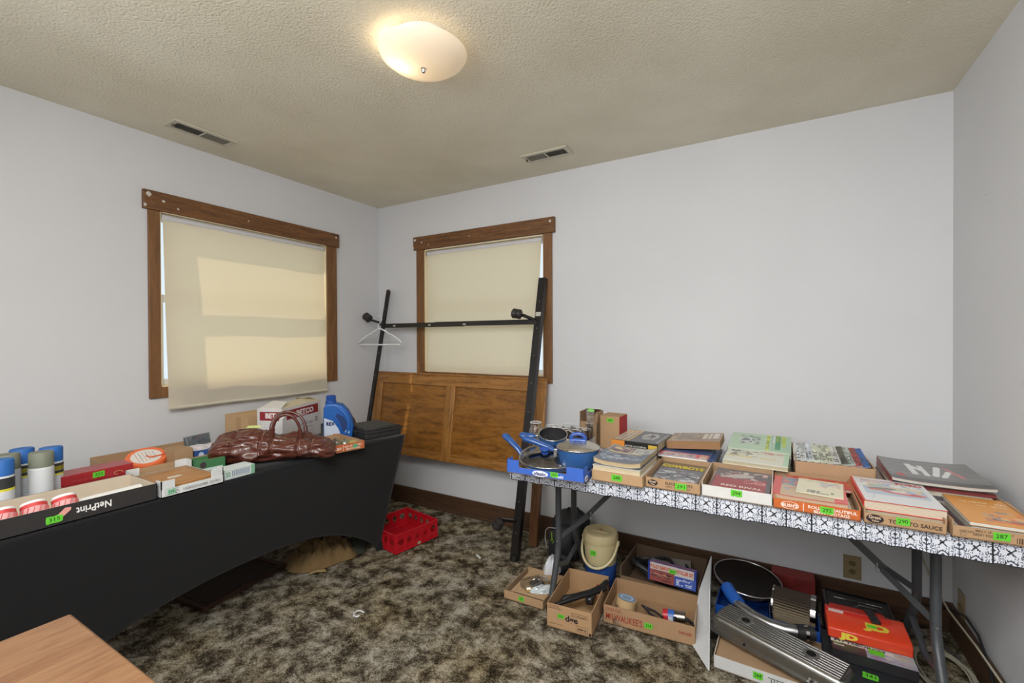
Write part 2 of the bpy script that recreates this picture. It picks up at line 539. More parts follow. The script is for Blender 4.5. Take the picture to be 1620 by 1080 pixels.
# baseboards
g = G(); g.box(0, W, -.014, 0, 0, .128); g.box(0, W, -.02, 0, .0, .02)
struct(g.build('baseboard_back', M['base'], bevel=.003))
g = G(); g.box(W - .014, W, D, -.014, 0, .128)
struct(g.build('baseboard_right', M['base'], bevel=.003))
g = G(); g.box(0, .014, D, -.014, 0, .128)
struct(g.build('baseboard_left', M['base'], bevel=.003))


def window(name, shade_label, axis, b0, b1, z0, z1, shade_pts, head, outer, roll_d):
    """double-hung window. local frame: U along the wall, N into the room"""
    if axis == 'x':
        F = Matrix(((0, 1, 0, 0), (1, 0, 0, 0), (0, 0, 1, 0), (0, 0, 0, 1)))      # (u,n,z)->(n,u,z)
        mv, mh = M['trim'], M['trimh']
    else:
        F = Matrix(((1, 0, 0, 0), (0, -1, 0, 0), (0, 0, 1, 0), (0, 0, 0, 1)))
        mv, mh = M['trim'], M['trimhx']
    root = bpy.data.objects.new(name, None); COL.objects.link(root); struct(root)
    h0, h1, hz0, hz1 = head
    o0, o1, oz0 = outer
    g = G(F)
    g.box(o0, b0, 0, .018, oz0, hz0); g.box(b1, o1, 0, .018, oz0, hz0)
    g.box(b0, b1, 0, .018, oz0, z0)
    g.build('casing', mv, root, bevel=.003)
    g = G(F); g.box(h0, h1, 0, .026, hz0, hz1); g.build('head_board', mh, root, bevel=.003)
    g = G(F)
    R5 = random.Random(len(name) + int(h0 * 100))
    for cu_, cz_, sw in ((h0 + .022, hz1 - .025, .014), (h0 + .006, hz0 + .018, .009), (h0 + .09, hz0 + .055, .008), (h0 + .16, hz0 + .03, .006), (h1 - .03, hz1 - .03, .010), (h0 + .55, hz0 + .05, .005)):
        g.prism([(cu_ + sw * R5.uniform(.6, 1.2) * math.cos(a), cz_ + sw * R5.uniform(.5, 1.3) * math.sin(a)) for a in [2 * PI * k / 9 for k in range(9)]], .0262, .0266, rgb(206, 200, 190),
                ax=((0, 0, 0), (1, 0, 0), (0, 0, 1), (0, 1, 0)))
    g.build('paint_chips', M['paper'], root)['kind'] = 'stuff'
    # jamb lining
    g = G(F)
    g.box(b0, b0 + .006, -T, .010, z0, z1); g.box(b1 - .006, b1, -T, .010, z0, z1)
    g.box(b0, b1, -T, .010, z0, z0 + .008); g.box(b0, b1, -T, .010, z1 - .008, z1)
    g.build('jamb', M['jambwood'], root)
    zm = (z0 + z1) / 2 + .01
    for nm, a, b, n in (('upper_sash', zm - .02, z1, -.105), ('lower_sash', z0, zm + .02, -.075)):
        g = G(F); w = .038
        g.box(b0, b0 + w, n, n + .028, a, b); g.box(b1 - w, b1, n, n + .028, a, b)
        g.box(b0 + w, b1 - w, n, n + .028, a, a + w); g.box(b0 + w, b1 - w, n, n + .028, b - w, b)
        s = g.build(nm, M['white'], root, bevel=.002)
        g = G(F); g.box(b0 + w, b1 - w, n + .012, n + .015, a + w, b - w)
        p = g.build('pane', M['pane'], root)
        p.parent = s
    return root


M['jambwood'] = simple('jamb_paint', rgb(232, 214, 176), .5)
# left: (u=y). right/back: (u=x)
window('window_1', '', 'x', *LWIN, None, (-1.667, -.424, 2.032, 2.134), (-1.643, -.442, 1.017), .05)
window('window_2', '', 'y', *BWIN, None, (.408, 1.645, 2.040, 2.143), (.434, 1.622, 1.029), .05)
window('window_3', '', 'y', .80, 2.30, 1.5, 2.25, None, (.72, 2.38, 2.25, 2.35), (.74, 2.36, 1.44), .05)  # unseen window added to go with the rear fill light
for o in list(bpy.data.objects):
    if o.name == 'window_3': o.location = (0, 0, 0); o.location.y = D; o.rotation_euler[2] = 0; o.scale = (1, -1, 1)


def roller_shade(label, F, u0, u1, ztop, zbot0, zbot1, lu0, lu1, ripple, d=.03, off0=.0, off1=.0):
    """shade cloth hangs from a roller; bottom hem tilts a little"""
    root = thing('roller_shade', label, 'window shade')
    g = G(F)
    g.tube([(u0, -d, ztop), (u1, -d, ztop)], .019, 18, col=rgb(206, 204, 206))
    g.build('roller', M['plastic'], root, smooth=40)
    for u, s in ((u0, -1), (u1, 1)):
        g = G(F); g.box(u + s * .002, u + s * .012, -d - .012, -d + .012, ztop - .012, ztop + .012, col=rgb(150, 150, 150))
        g.build('end_bracket', M['metal'], root)

    def fn(u, v):
        t = v
        a = u0 + .006 + (u1 - u0 - .012) * u
        b = lu0 + (lu1 - lu0) * u
        k = t ** 1.1
        x = a * (1 - k) + b * k
        zb = zbot0 + (zbot1 - zbot0) * u
        z = ztop - .004 + (zb - ztop) * t
        n = -d + .014 + (off0 + (off1 - off0) * u) * t + ripple * math.sin(u * 9 + v * 2) * t * (.5 + .5 * v) \
            + ripple * .8 * noise.noise(Vector((u * 4, v * 3, 1)))
        return (x, n, z)
    g = G(F); g.sheet(fn, 60, 60)
    g.build('shade_cloth', M['shade'], root, smooth=180)
    g = G(F)
    p = [fn(i / 20, 1.0) for i in range(21)]
    g.tube(p, .005, 8, col=rgb(205, 198, 180), flat=1.8)
    g.build('hem_bar', M['plastic'], root, smooth=60)
    return root


FX = Matrix(((0, 1, 0, 0), (1, 0, 0, 0), (0, 0, 1, 0), (0, 0, 0, 1)))
FY = Matrix(((1, 0, 0, 0), (0, -1, 0, 0), (0, 0, 1, 0), (0, 0, 0, 1)))
roller_shade('long cream roller shade hanging past the sill of the left window', FX,
             -1.578, -.545, 2.005, .962, .962, -1.572, -.552, .006, .012, .045, .045)
roller_shade('cream roller shade of the window behind the bed frame, tucked behind the headboard', FY,
             .535, 1.545, 2.005, 1.042, 1.030, .545, 1.49, .004, .012, .012, .012)

# ---------------------------------------------------------------- ceiling lamp and vents
lamp = thing('ceiling_lamp', 'round frosted glass bowl ceiling lamp with one bulb glowing', 'ceiling lamp', (1.772, -1.462, H))
lamp.scale = (.92, .92, .84)
g = G(); g.lathe([(.001, -.0), (.12, -.0), (.12, -.018), (.001, -.018)], n=40, col=rgb(220, 216, 205))
g.build('ceiling_plate', M['paint'], lamp, smooth=40)
g = G()
prof = [(.172, -.050), (.176, -.052), (.168, -.068), (.145, -.088), (.110, -.104), (.070, -.114), (.030, -.119), (.006, -.120)]
g.lathe(prof, n=64); g.build('glass_bowl', M['bowl'], lamp, smooth=80)
g = G(); g.cyl((0, 0, -.018), (0, 0, -.120), .003, 8, col=rgb(190, 190, 190))
g.lathe([(.001, -.138), (.006, -.136), (.009, -.130), (.009, -.122), (.012, -.119), (.001, -.119)], n=16, col=rgb(200, 200, 205))
g.build('finial', M['chrome'], lamp, smooth=40)


def vent(label, x, y, w, d, rz):
    t = thing('ceiling_vent', label, 'air vent', (x, y, H), rz, 'ceiling air registers')
    c = rgb(196, 190, 172)
    g = G()
    g.box(-w / 2, w / 2, -d / 2, d / 2, -.003, 0, rgb(24, 24, 20))
    g.build('duct_opening', M['matte_plastic'], t)
    g = G(); fw = .024
    g.box(-w / 2 - fw, w / 2 + fw, -d / 2 - fw, -d / 2, -.009, 0, c); g.box(-w / 2 - fw, w / 2 + fw, d / 2, d / 2 + fw, -.009, 0, c)
    g.box(-w / 2 - fw, -w / 2, -d / 2, d / 2, -.009, 0, c); g.box(w / 2, w / 2 + fw, -d / 2, d / 2, -.009, 0, c)
    g.box(-.004, .004, -d / 2, d / 2, -.010, 0, c)
    g.build('frame', M['paint'], t, bevel=.002)
    g = G()
    n = 26
    for i in range(n):
        x0 = -w / 2 + (i + .5) * w / n
        lean = .004 if i < n / 2 else -.004
        g.bar((x0, -d / 2, -.005), (x0, d / 2, -.005), .0018, .007, (lean * 200, 0, 1), rgb(120, 116, 102))
    g.build('louvers', M['paint'], t)
    g = G(); g.box(-w / 2 - .012, -w / 2 - .004, -.012, .004, -.022, -.006, rgb(110, 104, 90)); g.build('lever', M['paint'], t)


vent('slotted ceiling air vent near the left wall above the left window', .252, -1.49, .26, .075, PI / 2)
vent('slotted ceiling air vent close to the back wall above the back window', 1.725, -.30, .25, .075, 0)


# ---------------------------------------------------------------- outlets
def plate(name, label, cat, loc, rz, n_out):
    t = thing(name, label, cat, loc, rz)
    c = rgb(150, 132, 98)
    g = G(); g.box(-.036, .036, -.006, 0, -.058, .058, c); g.build('cover_plate', M['plastic'], t, bevel=.002)
    if n_out:
        for z in (.020, -.020):
            g = G(); g.prism([(.015 * math.cos(a) * 1.05, .013 * math.sin(a)) for a in [2 * PI * k / 20 for k in range(20)]],
                             .006, .0085, rgb(120, 102, 70), ax=((0, 0, z), (1, 0, 0), (0, 0, 1), (0, -1, 0)))
            for s in (-1, 1): g.box(s * .006 - .0012, s * .006 + .0012, -.0092, -.006, z, z + .008, rgb(30, 26, 20))
            g.box(-.002, .002, -.0092, -.006, z - .009, z - .005, rgb(30, 26, 20))
            g.build('socket', M['plastic'], t)
    else:
        g = G(); g.cyl((0, -.006, 0), (0, -.014, 0), .005, 12, col=rgb(150, 120, 60)); g.build('connector', M['metal'], t)
    return t


plate('wall_outlet', 'beige double electrical outlet on the back wall under the right table', 'outlet', (3.240, 0, .198), 0, True)
plate('cable_plate', 'brown wall plate low on the right wall by the corner', 'wall plate', (W, -.125, .18), -PI / 2, False)


# ---------------------------------------------------------------- folding tables
def fold_leg(parent, x, yf, yr, ztop, zb, ff, fr, c, side):
    g = G(); r = .0155
    g.tube([(x, yf, ztop), (x, yf, zb + .03), (x, yf + (ff - yf) * .12, zb - .03), (x, ff, .008)], r, 14, col=c)
    g.tube([(x, yr, ztop), (x, yr, zb + .03), (x, yr + (fr - yr) * .12, zb - .03), (x, fr, .008)], r, 14, col=c)
    g.tube([(x, yf + (ff - yf) * .30, zb * .72), (x, (yf + yr) / 2, zb * .55), (x, yr + (fr - yr) * .30, zb * .72)], .012, 12, col=c)
    g.box(x - .02, x + .02, yf - .05, yr + .05, ztop - .01, ztop + .005, c)
    L = g.build('leg_frame', M['paint'], parent, smooth=50)
    for zz in (.04, .002):
        g = G(); g.cyl((x, yf, zb + zz), (x, yf - .018, zb + zz), .0045, 8, col=rgb(200, 200, 200)); g.build('rivet', M['metal'], L)
    for y in (ff, fr):
        g = G(); g.cyl((x, y, .0), (x, y, .022), .019, 14, col=rgb(25, 25, 25)); g.build('foot_cap', M['rubber'], L)
    g = G(); xm = x + side * .36; ym = (yf + yr) / 2; zt = ztop - .012
    kx = x + side * .13; kz = zb + .14 + .02
    g.bar((x, yf, zb + .05), (kx, ym - .02, kz), .006, .022, col=c); g.bar((x, yr, zb + .05), (kx, ym + .02, kz), .006, .022, col=c)
    g.bar((kx - side * .01, ym, kz - .004), (xm, ym, zt), .02, .024, col=c)
    g.tube([(kx + side * .012, ym - .018, kz + .016), (kx + side * .012, ym + .018, kz + .016), (kx + side * .012, ym + .018, kz - .016),
            (kx + side * .012, ym - .018, kz - .016)], .003, 8, True, col=rgb(150, 150, 150))
    g.build('brace', M['paint'], parent)


ft = thing('folding_table', 'long folding table along the back wall with grey tube legs', 'table', (0, 0, 0))
g = G(); g.box(1.853, 3.598, -.945, -.19, .700, .742, rgb(190, 190, 186)); g.build('table_top', M['matte_plastic'], ft, bevel=.008)
GREY = rgb(66, 68, 71)
fold_leg(ft, 1.955, -.66, -.455, .70, .265, -.765, -.27, GREY, 1)
fold_leg(ft, 3.385, -.70, -.465, .70, .30, -.90, -.22, GREY, -1)


# patterned cloth
def tile_col(u, v):
    """one tile, u,v in 0..1 ; black-blue print on white"""
    INK = (.30, .33, .40); INK2 = (.17, .19, .25); WH = (.83, .84, .87); BLK = (.07, .07, .10)
    if u < .030 or u > .970: return BLK
    if v < .030 or v > .970: return BLK
    du, dv = u - .5, v - .5
    if abs(abs(du) - abs(dv)) < .032 and math.hypot(du, dv) < .21: return BLK
    for (cx, cy) in ((.22, .20), (.78, .20), (.22, .80), (.78, .80)):
        q = math.hypot(u - cx, v - cy); b = math.atan2(v - cy, u - cx)
        if .05 < q < .215 and abs(math.sin(b * 6)) < .40: return INK
        if q < .035: return INK2
    for (cx, cy) in ((0, .5), (1, .5), (.5, 0), (.5, 1)):
        q = math.hypot(u - cx, v - cy)
        if abs(q - .17) < .020 or (q < .07 and q > .035): return INK2
        if .22 < q < .32 and abs(math.sin(math.atan2(v - cy, u - cx) * 8)) < .28: return INK
    for (cx, cy) in ((0, 0), (1, 0), (0, 1), (1, 1)):
        q = math.hypot(u - cx, v - cy)
        if abs(q - .14) < .016: return INK
    return WH


tile = np.array([[tile_col((i + .5) / 40, (j + .5) / 40) for i in range(40)] for j in range(40)])


def cloth_col(x, s):
    P = .0725
    i = int(((x - 3.085) / P % 1) * 40) % 40
    j = int(((s + .010) / P % 1) * 40) % 40
    return tuple(float(q) for q in tile[j, i])


g = G()
X0, X1, YF, YB, ZT = 1.846, 3.601, -.953, -.183, .746


def drop(u, v):
    x = X0 + (X1 - X0) * u
    z = ZT - .064 * v - .0022 * v * math.sin(x * 61) * .6 - .0008 * v * math.sin(x * 143)
    y = YF - .004 * v * (1 + .7 * math.sin(x * 23)) - .003 * math.sin(min(v * 3, 1) * PI / 2)
    return (x, y, z)


nx = int((X1 - X0) / .0022)
g.sheet(drop, nx, 26, cf=lambda u, v: cloth_col(X0 + (X1 - X0) * u, .064 * v))
g.sheet(lambda u, v: (X0 + (X1 - X0) * u, YF + (YB - YF) * v, ZT), 360, 150,
        cf=lambda u, v: cloth_col(X0 + (X1 - X0) * u, -(YB - YF) * v))
g.sheet(lambda u, v: (X0 - .004 * v, YF + (YB - YF) * u, ZT - .05 * v), 150, 12,
        cf=lambda u, v: cloth_col(X0 + (YB - YF) * u, .05 * v))
g.sheet(lambda u, v: (X0 + (X1 - X0) * u, YB + .003 * v, ZT - .05 * v), 60, 4, col=(.7, .7, .72))
tc_ = g.build('tablecloth', M['paper'], smooth=60)
m_ = tc_.modifiers.new('solid', 'SOLIDIFY'); m_.thickness = .0012; m_.offset = 1
setp(tc_, 'white table cover with black tile print on the right folding table', 'tablecloth')

# left table: hidden folding table and its stretch cover
lt = thing('folding_table', 'folding table under the black stretch cover by the left wall', 'table', (0, 0, 0))
g = G(); g.box(.215, .915, -2.53, -.725, .705, .738, rgb(190, 190, 186)); g.build('table_top', M['matte_plastic'], lt, bevel=.006)
for yy in (-.722, -2.53):
    g = G(); g.tube([(.72, yy, .03), (.70, yy - math.copysign(.12, yy + 1.6) * .3, .35), (.66, yy, .70)], .015, 12, col=GREY)
    g.tube([(.42, yy, .03), (.44, yy, .35), (.48, yy, .70)], .015, 12, col=GREY)
    g.build('leg_frame', M['paint'], lt, smooth=50)

g = G()
LT = dict(x0=.190, x1=.950, y0=-2.552, y1=-.700, z=.744)


def front_panel(u, v, xs=1):
    y = LT['y0'] + (LT['y1'] - LT['y0']) * u
    c, hw = -1.50, None
    t = (y - c) / ((LT['y1'] - c) if y > c else (c - LT['y0']))
    zb = .305 * max(0, 1 - abs(t) ** 2.3)
    z = LT['z'] * (1 - v) + zb * v
    k = (1 - z / LT['z'])
    inset = .215 * k + .028 * math.sin(k * PI) * (1 - abs(t) ** 3)
    if xs > 0: x = LT['x1'] - inset
    else: x = LT['x0'] + .20 * k
    yy = y - (.012 * k if t > 0 else -.012 * k) * abs(t) ** 4
    return (x, yy, z)


def side_panel(u, v, end):
    t = 2 * u - 1
    zb = .20 * max(0, 1 - abs(t) ** 2.3)
    z = LT['z'] * (1 - v) + zb * v
    k = 1 - z / LT['z']
    x = (LT['x0'] + .20 * k) * (1 - u) + (LT['x1'] - .215 * k - .028 * math.sin(k * PI) * 0) * u
    return (x, end - math.copysign(.012, end + 1.6) * k, z)


g.sheet(lambda u, v: front_panel(u, v), 90, 36)
g.sheet(lambda u, v: front_panel(1 - u, v, -1), 60, 24)
g.sheet(lambda u, v: side_panel(1 - u, v, LT['y1']), 24, 36)
g.sheet(lambda u, v: side_panel(u, v, LT['y0']), 24, 36)
g.sheet(lambda u, v: (LT['x0'] + (LT['x1'] - LT['x0']) * u, LT['y0'] + (LT['y1'] - LT['y0']) * v, LT['z'] + .002), 8, 8)
for fx, fy in ((.736, -.712), (.390, -.712), (.736, -2.54), (.390, -2.54)):
    g.lathe([(.001, .002), (.022, .002), (.024, .02), (.018, .055), (.001, .06)], (fx, fy, 0), 14)
sp = g.build('tablecloth', M['spandex'], smooth=50)
m_ = sp.modifiers.new('solid', 'SOLIDIFY'); m_.thickness = .0015; m_.offset = 1
setp(sp, 'black stretch cover with arched hem on the left table', 'tablecloth')

# ---------------------------------------------------------------- headboard, bed frame
hb = thing('headboard', 'oak double-panel headboard leaning on the back wall below the window', 'headboard', (0, 0, 0))
hb.location = (.03, -.185, 0); hb.rotation_euler = (-math.atan2(.155, 1.06), 0, 0)
# local: x along, y thickness (negative = toward room), z up along the board
HW = 1.572; HT = 1.073; HB = .43
g = G()
g.box(0, HW, -.028, .0, HT - .092, HT); g.box(-.004, HW + .004, -.033, .004, HT - .016, HT)
g.box(0, HW, -.028, .0, HB, HB + .06)
g.build('rail', M['oak_h'], hb, bevel=.004)
for x0, x1 in ((0, .082), (HW - .082, HW)):
    g = G(); g.box(x0, x1, -.030, .0, HB, HT - .088); g.build('stile', M['oak_v'], hb, bevel=.004)
g = G(); g.box(HW / 2 - .042, HW / 2 + .042, -.031, 0, HB, HT - .088); g.box(HW / 2 - .018, HW / 2 + .018, -.034, 0, HB + .01, HT - .09)
g.build('stile', M['oak_v'], hb, bevel=.004)
for x0, x1 in ((.082, HW / 2 - .042), (HW / 2 + .042, HW - .082)):
    g = G(); g.box(x0 - .005, x1 + .005, -.014, -.004, HB + .055, HT - .085)
    g.build('panel', M['oak_p'], hb)
for x0 in (0.004, HW - .062):
    g = G(); g.box(x0, x0 + .058, -.026, .012, .0, HB + .04); g.build('leg', M['leg_wood'], hb, bevel=.002)

bf = thing('bed_frame', 'black metal bed frame stood on end against the back window', 'bed frame', (0, 0, 0))
BLK = rgb(27, 23, 22)


def railpt(x, s, off=0):
    """point on a leaning side rail, s = distance along from the floor; off = outward from the wall"""
    L = math.hypot(.37, 1.725); dy, dz = .37 / L, 1.725 / L
    return Vector((x, -.430 + dy * s - dz * off * 1, .004 + dz * s - dy * off * -1 * 0))


nrm = Vector((0, -1.725, .37)).normalized()
for (xb, xt, side) in ((.175, .168, 1), (1.556, 1.572, -1)):
    a = Vector((xb, -.430, .012)); b = Vector((xt, -.062, 1.737))
    g = G(); d = (b - a).normalized()
    px = Vector((1, 0, 0))
    # L section: flange facing the room and a web running back
    p = [a - px * .020, a + px * .020]
    def Lsec(q, e):
        # e= outward side
        w, t = .042, .004
        hw = .017 if side > 0 else .024
        base = [(-hw, 0), (hw, 0), (hw, t), (-hw + t, t), (-hw + t, w), (-hw, w)]
        return [q + px * (u * e) + nrm * (-v) for u, v in base]
    g.ring([Lsec(a, side), Lsec(b, side)], col=BLK)
    for s_ in np.linspace(.15, 1.6, 9):
        q = a + d * s_ + nrm * .0005
        g.tube([q, q + nrm * .002], .004, 8, col=rgb(110, 104, 100))
    if side == -1:
        q = a + d * 1.50
        g.add([q - px * .019 + nrm * .001, q + px * .019 + nrm * .001, q + px * .019 + nrm * .001 + d * .028, q - px * .019 + nrm * .001 + d * .028],
              [(0, 1, 2, 3)], rgb(190, 186, 176))
    g.build('side_rail', M['paint'], bf)
    # end cap
    g = G(); g.tube([a - d * .010 + nrm * -.01, a + d * .022 + nrm * -.01], .026, 14, col=rgb(20, 20, 20)); g.build('end_cap', M['rubber'], bf, smooth=40)


def caster(x, s, dirx, tilt=0):
    L = 1.764
    a = Vector((x, -.430 + .37 * s / L, .012 + 1.725 * s / L))
    g = G()
    e = a + nrm * .085 + Vector((dirx * .045, 0, .012))
    g.bar(a, e, .028, .016, col=BLK); g.cyl(a - Vector((dirx * -.02, 0, 0)), a + Vector((dirx * .035, 0, 0)), .013, 10, col=BLK)
    br = g.build('caster_arm', M['paint'], bf)
    g = G()
    e2 = e + nrm * .012
    t = (Vector((dirx, 0, 0)) * .75 + Vector((0, 0, 1)) * tilt + nrm * .15).normalized()
    q = e2 + t * .010
    for k, (r0, dd) in enumerate(((.026, 0), (.031, .008), (.031, .016), (.028, .02), (.031, .024), (.031, .044), (.026, .052))):
        pass
    pts = [q + t * dd for dd in (-.010, -.004, .014, .018, .022, .046, .054)]
    g.tube(pts, [.023, .032, .032, .028, .032, .032, .023], 20, col=rgb(44, 40, 40))
    g.build('wheel', M['rubber'], br, smooth=40)


caster(.172, 1.475, -1, .5)
caster(1.545, 1.475, -1, .1)
caster(1.540, .215, -.9, -1.1)
g = G()
zc = 1.438; yc = -.130
for (x0, x1, dz_, c) in ((.17, .98, 0, BLK), (.72, 1.57, .003, rgb(34, 30, 30))):
    g.add([(x0, yc, zc - .017 + dz_), (x1, yc, zc - .017 + dz_), (x1, yc, zc + .017 + dz_), (x0, yc, zc + .017 + dz_),
           (x0, yc + .004, zc - .017 + dz_), (x1, yc + .004, zc - .017 + dz_), (x1, yc + .004, zc + .017 + dz_), (x0, yc + .004, zc + .017 + dz_)],
          [(0, 1, 2, 3), (7, 6, 5, 4), (3, 2, 6, 7), (1, 0, 4, 5)], c)
    g.box(x0, x1, yc, yc + .034, zc + .013 + dz_, zc + .017 + dz_, c)
    yc -= .005
for x in (.30, .66, .98): g.box(x, x + .022, yc - .001, yc + .004, zc - .006, zc + .004, rgb(190, 186, 176))
g.build('cross_rail', M['paint'], bf)

# hanger
hg = thing('clothes_hanger', 'white plastic clothes hanger hooked on the left bed frame wheel', 'hanger', (.232, -.215, 1.418), .12)
g = G(); wc = rgb(222, 222, 224)
hook = [(-.035, 0, .055), (-.03, 0, .085), (.0, 0, .098), (.028, 0, .085), (.03, 0, .055), (.008, 0, .030), (.0, 0, .0)]
hook = [(-.012, 0, .088), (.004, 0, .098), (.024, 0, .090), (.03, 0, .066), (.012, 0, .040), (-.006, 0, .026), (-.006, 0, 0)]
g.tube([(x - .01, y, z) for x, y, z in hook], .0036, 8, col=wc)
body = [(0, 0, .0), (.06, 0, -.028), (.078, 0, -.044), (.10, 0, -.048), (.17, 0, -.092), (.193, 0, -.115), (.185, 0, -.130), (.15, 0, -.128), (0, 0, -.130),
        (-.15, 0, -.128), (-.185, 0, -.130), (-.193, 0, -.115), (-.17, 0, -.092), (-.10, 0, -.048), (-.078, 0, -.044), (-.06, 0, -.028)]
g.tube([(x * 1.08, y, z) for x, y, z in body], .0062, 8, True, col=wc)
g.build('hanger_frame', M['plastic'], hg, smooth=60)

# desk in the foreground
dk = thing('desk', 'orange-brown wooden desk at the lower left beside the camera', 'desk', (1.600, -2.402, 0))
g = G(); g.box(0, .62, -.75, 0, .722, .75); g.build('desk_top', M['desk'], dk, bevel=.006, seg=3)
for x, y in ((.04, -.04), (.58, -.04), (.04, -.71), (.58, -.71)):
    g = G(); g.box(x - .025, x + .025, y - .025, y + .025, 0, .722); g.build('leg', M['desk'], dk, bevel=.003)
g = G(); g.box(.04, .58, -.05, -.03, .63, .722); g.box(.04, .58, -.72, -.70, .63, .722); g.box(.03, .05, -.71, -.04, .63, .722); g.box(.57, .59, -.71, -.04, .63, .722)
g.build('apron', M['desk'], dk)

#@@OBJECTS@@
# ================================================================ paint helpers
class Cv:
    """small canvas that becomes face colours"""

    def __init__(s, w, h, res=.004, bg=(.8, .8, .8)):
        s.w, s.h = w, h
        s.a = np.zeros((max(4, int(round(h / res))), max(4, int(round(w / res))), 3)); s.a[:] = bg
        H_, W_ = s.a.shape[:2]
        s.U, s.V = np.meshgrid((np.arange(W_) + .5) / W_, (np.arange(H_) + .5) / H_)

    def rect(s, u0, v0, u1, v1, c):
        s.a[(s.U >= u0) & (s.U < u1) & (s.V >= v0) & (s.V < v1)] = c; return s

    def ell(s, cu, cv, ru, rv, c, ang=0):
        du, dv = s.U - cu, s.V - cv
        x = du * math.cos(ang) + dv * math.sin(ang); y = -du * math.sin(ang) + dv * math.cos(ang)
        s.a[(x / ru) ** 2 + (y / rv) ** 2 < 1] = c; return s

    def ringe(s, cu, cv, ru, rv, k, c):
        q = ((s.U - cu) / ru) ** 2 + ((s.V - cv) / rv) ** 2
        s.a[(q < 1) & (q > k)] = c; return s

    def blobs(s, u0, v0, u1, v1, cols, n, seed=1, size=.06):
        R = random.Random(seed)
        for i in range(n):
            s2 = Cv.__new__(Cv); c = R.choice(cols)
            cu = R.uniform(u0, u1); cv = R.uniform(v0, v1)
            ru = R.uniform(.4, 1.6) * size; rv = R.uniform(.3, 1) * size
            m = (((s.U - cu) / ru) ** 2 + ((s.V - cv) / rv) ** 2 < 1) & (s.U >= u0) & (s.U < u1) & (s.V >= v0) & (s.V < v1)
            s.a[m] = c
        return s

    def lines(s, u0, v0, u1, v1, n, c, seed=3, gap=.35, density=.72):
        """rows of tiny unreadable print"""
        R = random.Random(seed)
        for i in range(n):
            va = v0 + (v1 - v0) * i / n; vb = va + (v1 - v0) / n * (1 - gap)
            u = u0
            while u < u1:
                w = R.uniform(.02, .07)
                if R.random() < density: s.rect(u, va, min(u + w, u1), vb, c)
                u += w + .012
        return s

    def tri(s, p, c):
        (x0, y0), (x1, y1), (x2, y2) = p
        def e(xa, ya, xb, yb): return (s.U - xa) * (yb - ya) - (s.V - ya) * (xb - xa)
        a, b, d = e(x0, y0, x1, y1), e(x1, y1, x2, y2), e(x2, y2, x0, y0)
        s.a[((a >= 0) & (b >= 0) & (d >= 0)) | ((a <= 0) & (b <= 0) & (d <= 0))] = c; return s

    def line(s, u0, v0, u1, v1, t, c):
        L2 = (u1 - u0) ** 2 + (v1 - v0) ** 2
        k = np.clip(((s.U - u0) * (u1 - u0) + (s.V - v0) * (v1 - v0)) / L2, 0, 1)
        d = np.hypot(s.U - u0 - k * (u1 - u0), (s.V - v0 - k * (v1 - v0)))
        s.a[d < t] = c; return s


GREEN = rgb(96, 196, 44)
CARD = rgb(176, 142, 106)
CARDI = rgb(168, 138, 106)
CARDW = rgb(214, 212, 208)
PAGE = rgb(206, 194, 168)


def price_tag(parent, O, U, V, w, h, num, seed=0, col=GREEN, lift=.0015):
    """torn fluorescent paper tag with a handwritten number"""
    O, U, V = Vector(O), Vector(U).normalized(), Vector(V).normalized(); N = U.cross(V)
    R = random.Random(seed + int(w * 1e4))
    n = 7; pts = []
    for i in range(n): pts.append((w * i / n, R.uniform(-.06, .05) * h))
    pts += [(w + R.uniform(-.02, .02) * w, h * .0 + h * k) for k in (.1, .5)]
    for i in range(n, -1, -1): pts.append((w * i / n, h + R.uniform(-.06, .06) * h))
    pts += [(R.uniform(-.03, .03) * w, h * .5)]
    g = G(); g.prism(pts, lift, lift + .0004, col, ax=(O, U, V, N))
    if num: g.text(num, O + U * w * .16 + V * h * .26, U + V * .04, V, h * .52, rgb(28, 60, 20), width=w * .68, bold=.01, lift=lift + .0007)
    return g.build('price_tag', M['paper'], parent)


def tray(name, label, P, Q, d, h, out=CARD, inn=CARDI, z=.7475, t=.004, hb=None, hs=None, cat='box', group=None, parts=None,
         posts=None, floor=True, mat='card', fn=None, hr=None):
    """open carton, front edge from P to Q, going back by d. local x right, y back"""
    P = Vector((P[0], P[1], z)); Q = Vector((Q[0], Q[1], z)); w = (Q - P).length
    rz = math.atan2(Q.y - P.y, Q.x - P.x)
    T_ = thing(name, label, cat, P, rz, group)
    hb = hb or h; hs = hs or h; hr = hr or hs
    g = G(); o = t / 2
    if floor: g.box(0, w, 0, d, 0, t, inn)
    g.box(0, w, 0, o, 0, h, out); g.box(o, w - o, o, t, t, h, inn)
    g.box(0, w, d - o, d, 0, hb, out); g.box(o, w - o, d - t, d - o, t, hb, inn)
    g.box(0, o, 0, d, 0, hs, out); g.box(o, t, o, d - o, t, hs, inn)
    g.box(w - o, w, 0, d, 0, hr, out); g.box(w - t, w - o, o, d - o, t, hr, inn)
    if posts:
        pw, ph = posts
        for x0, x1 in ((0, pw), (w - pw, w)):
            g.box(x0, x1, 0, t, h, ph, out)
            g.box(x0, x1, d - t, d, hb, ph, out)
        for x0 in (0, w - t): g.box(x0, x0 + t, 0, pw * .9, h, ph, out); g.box(x0, x0 + t, d - pw, d, hb, ph, out)
    if fn: fn(g, w, d, h)
    g.build('carton', M[mat], T_)
    return T_, w


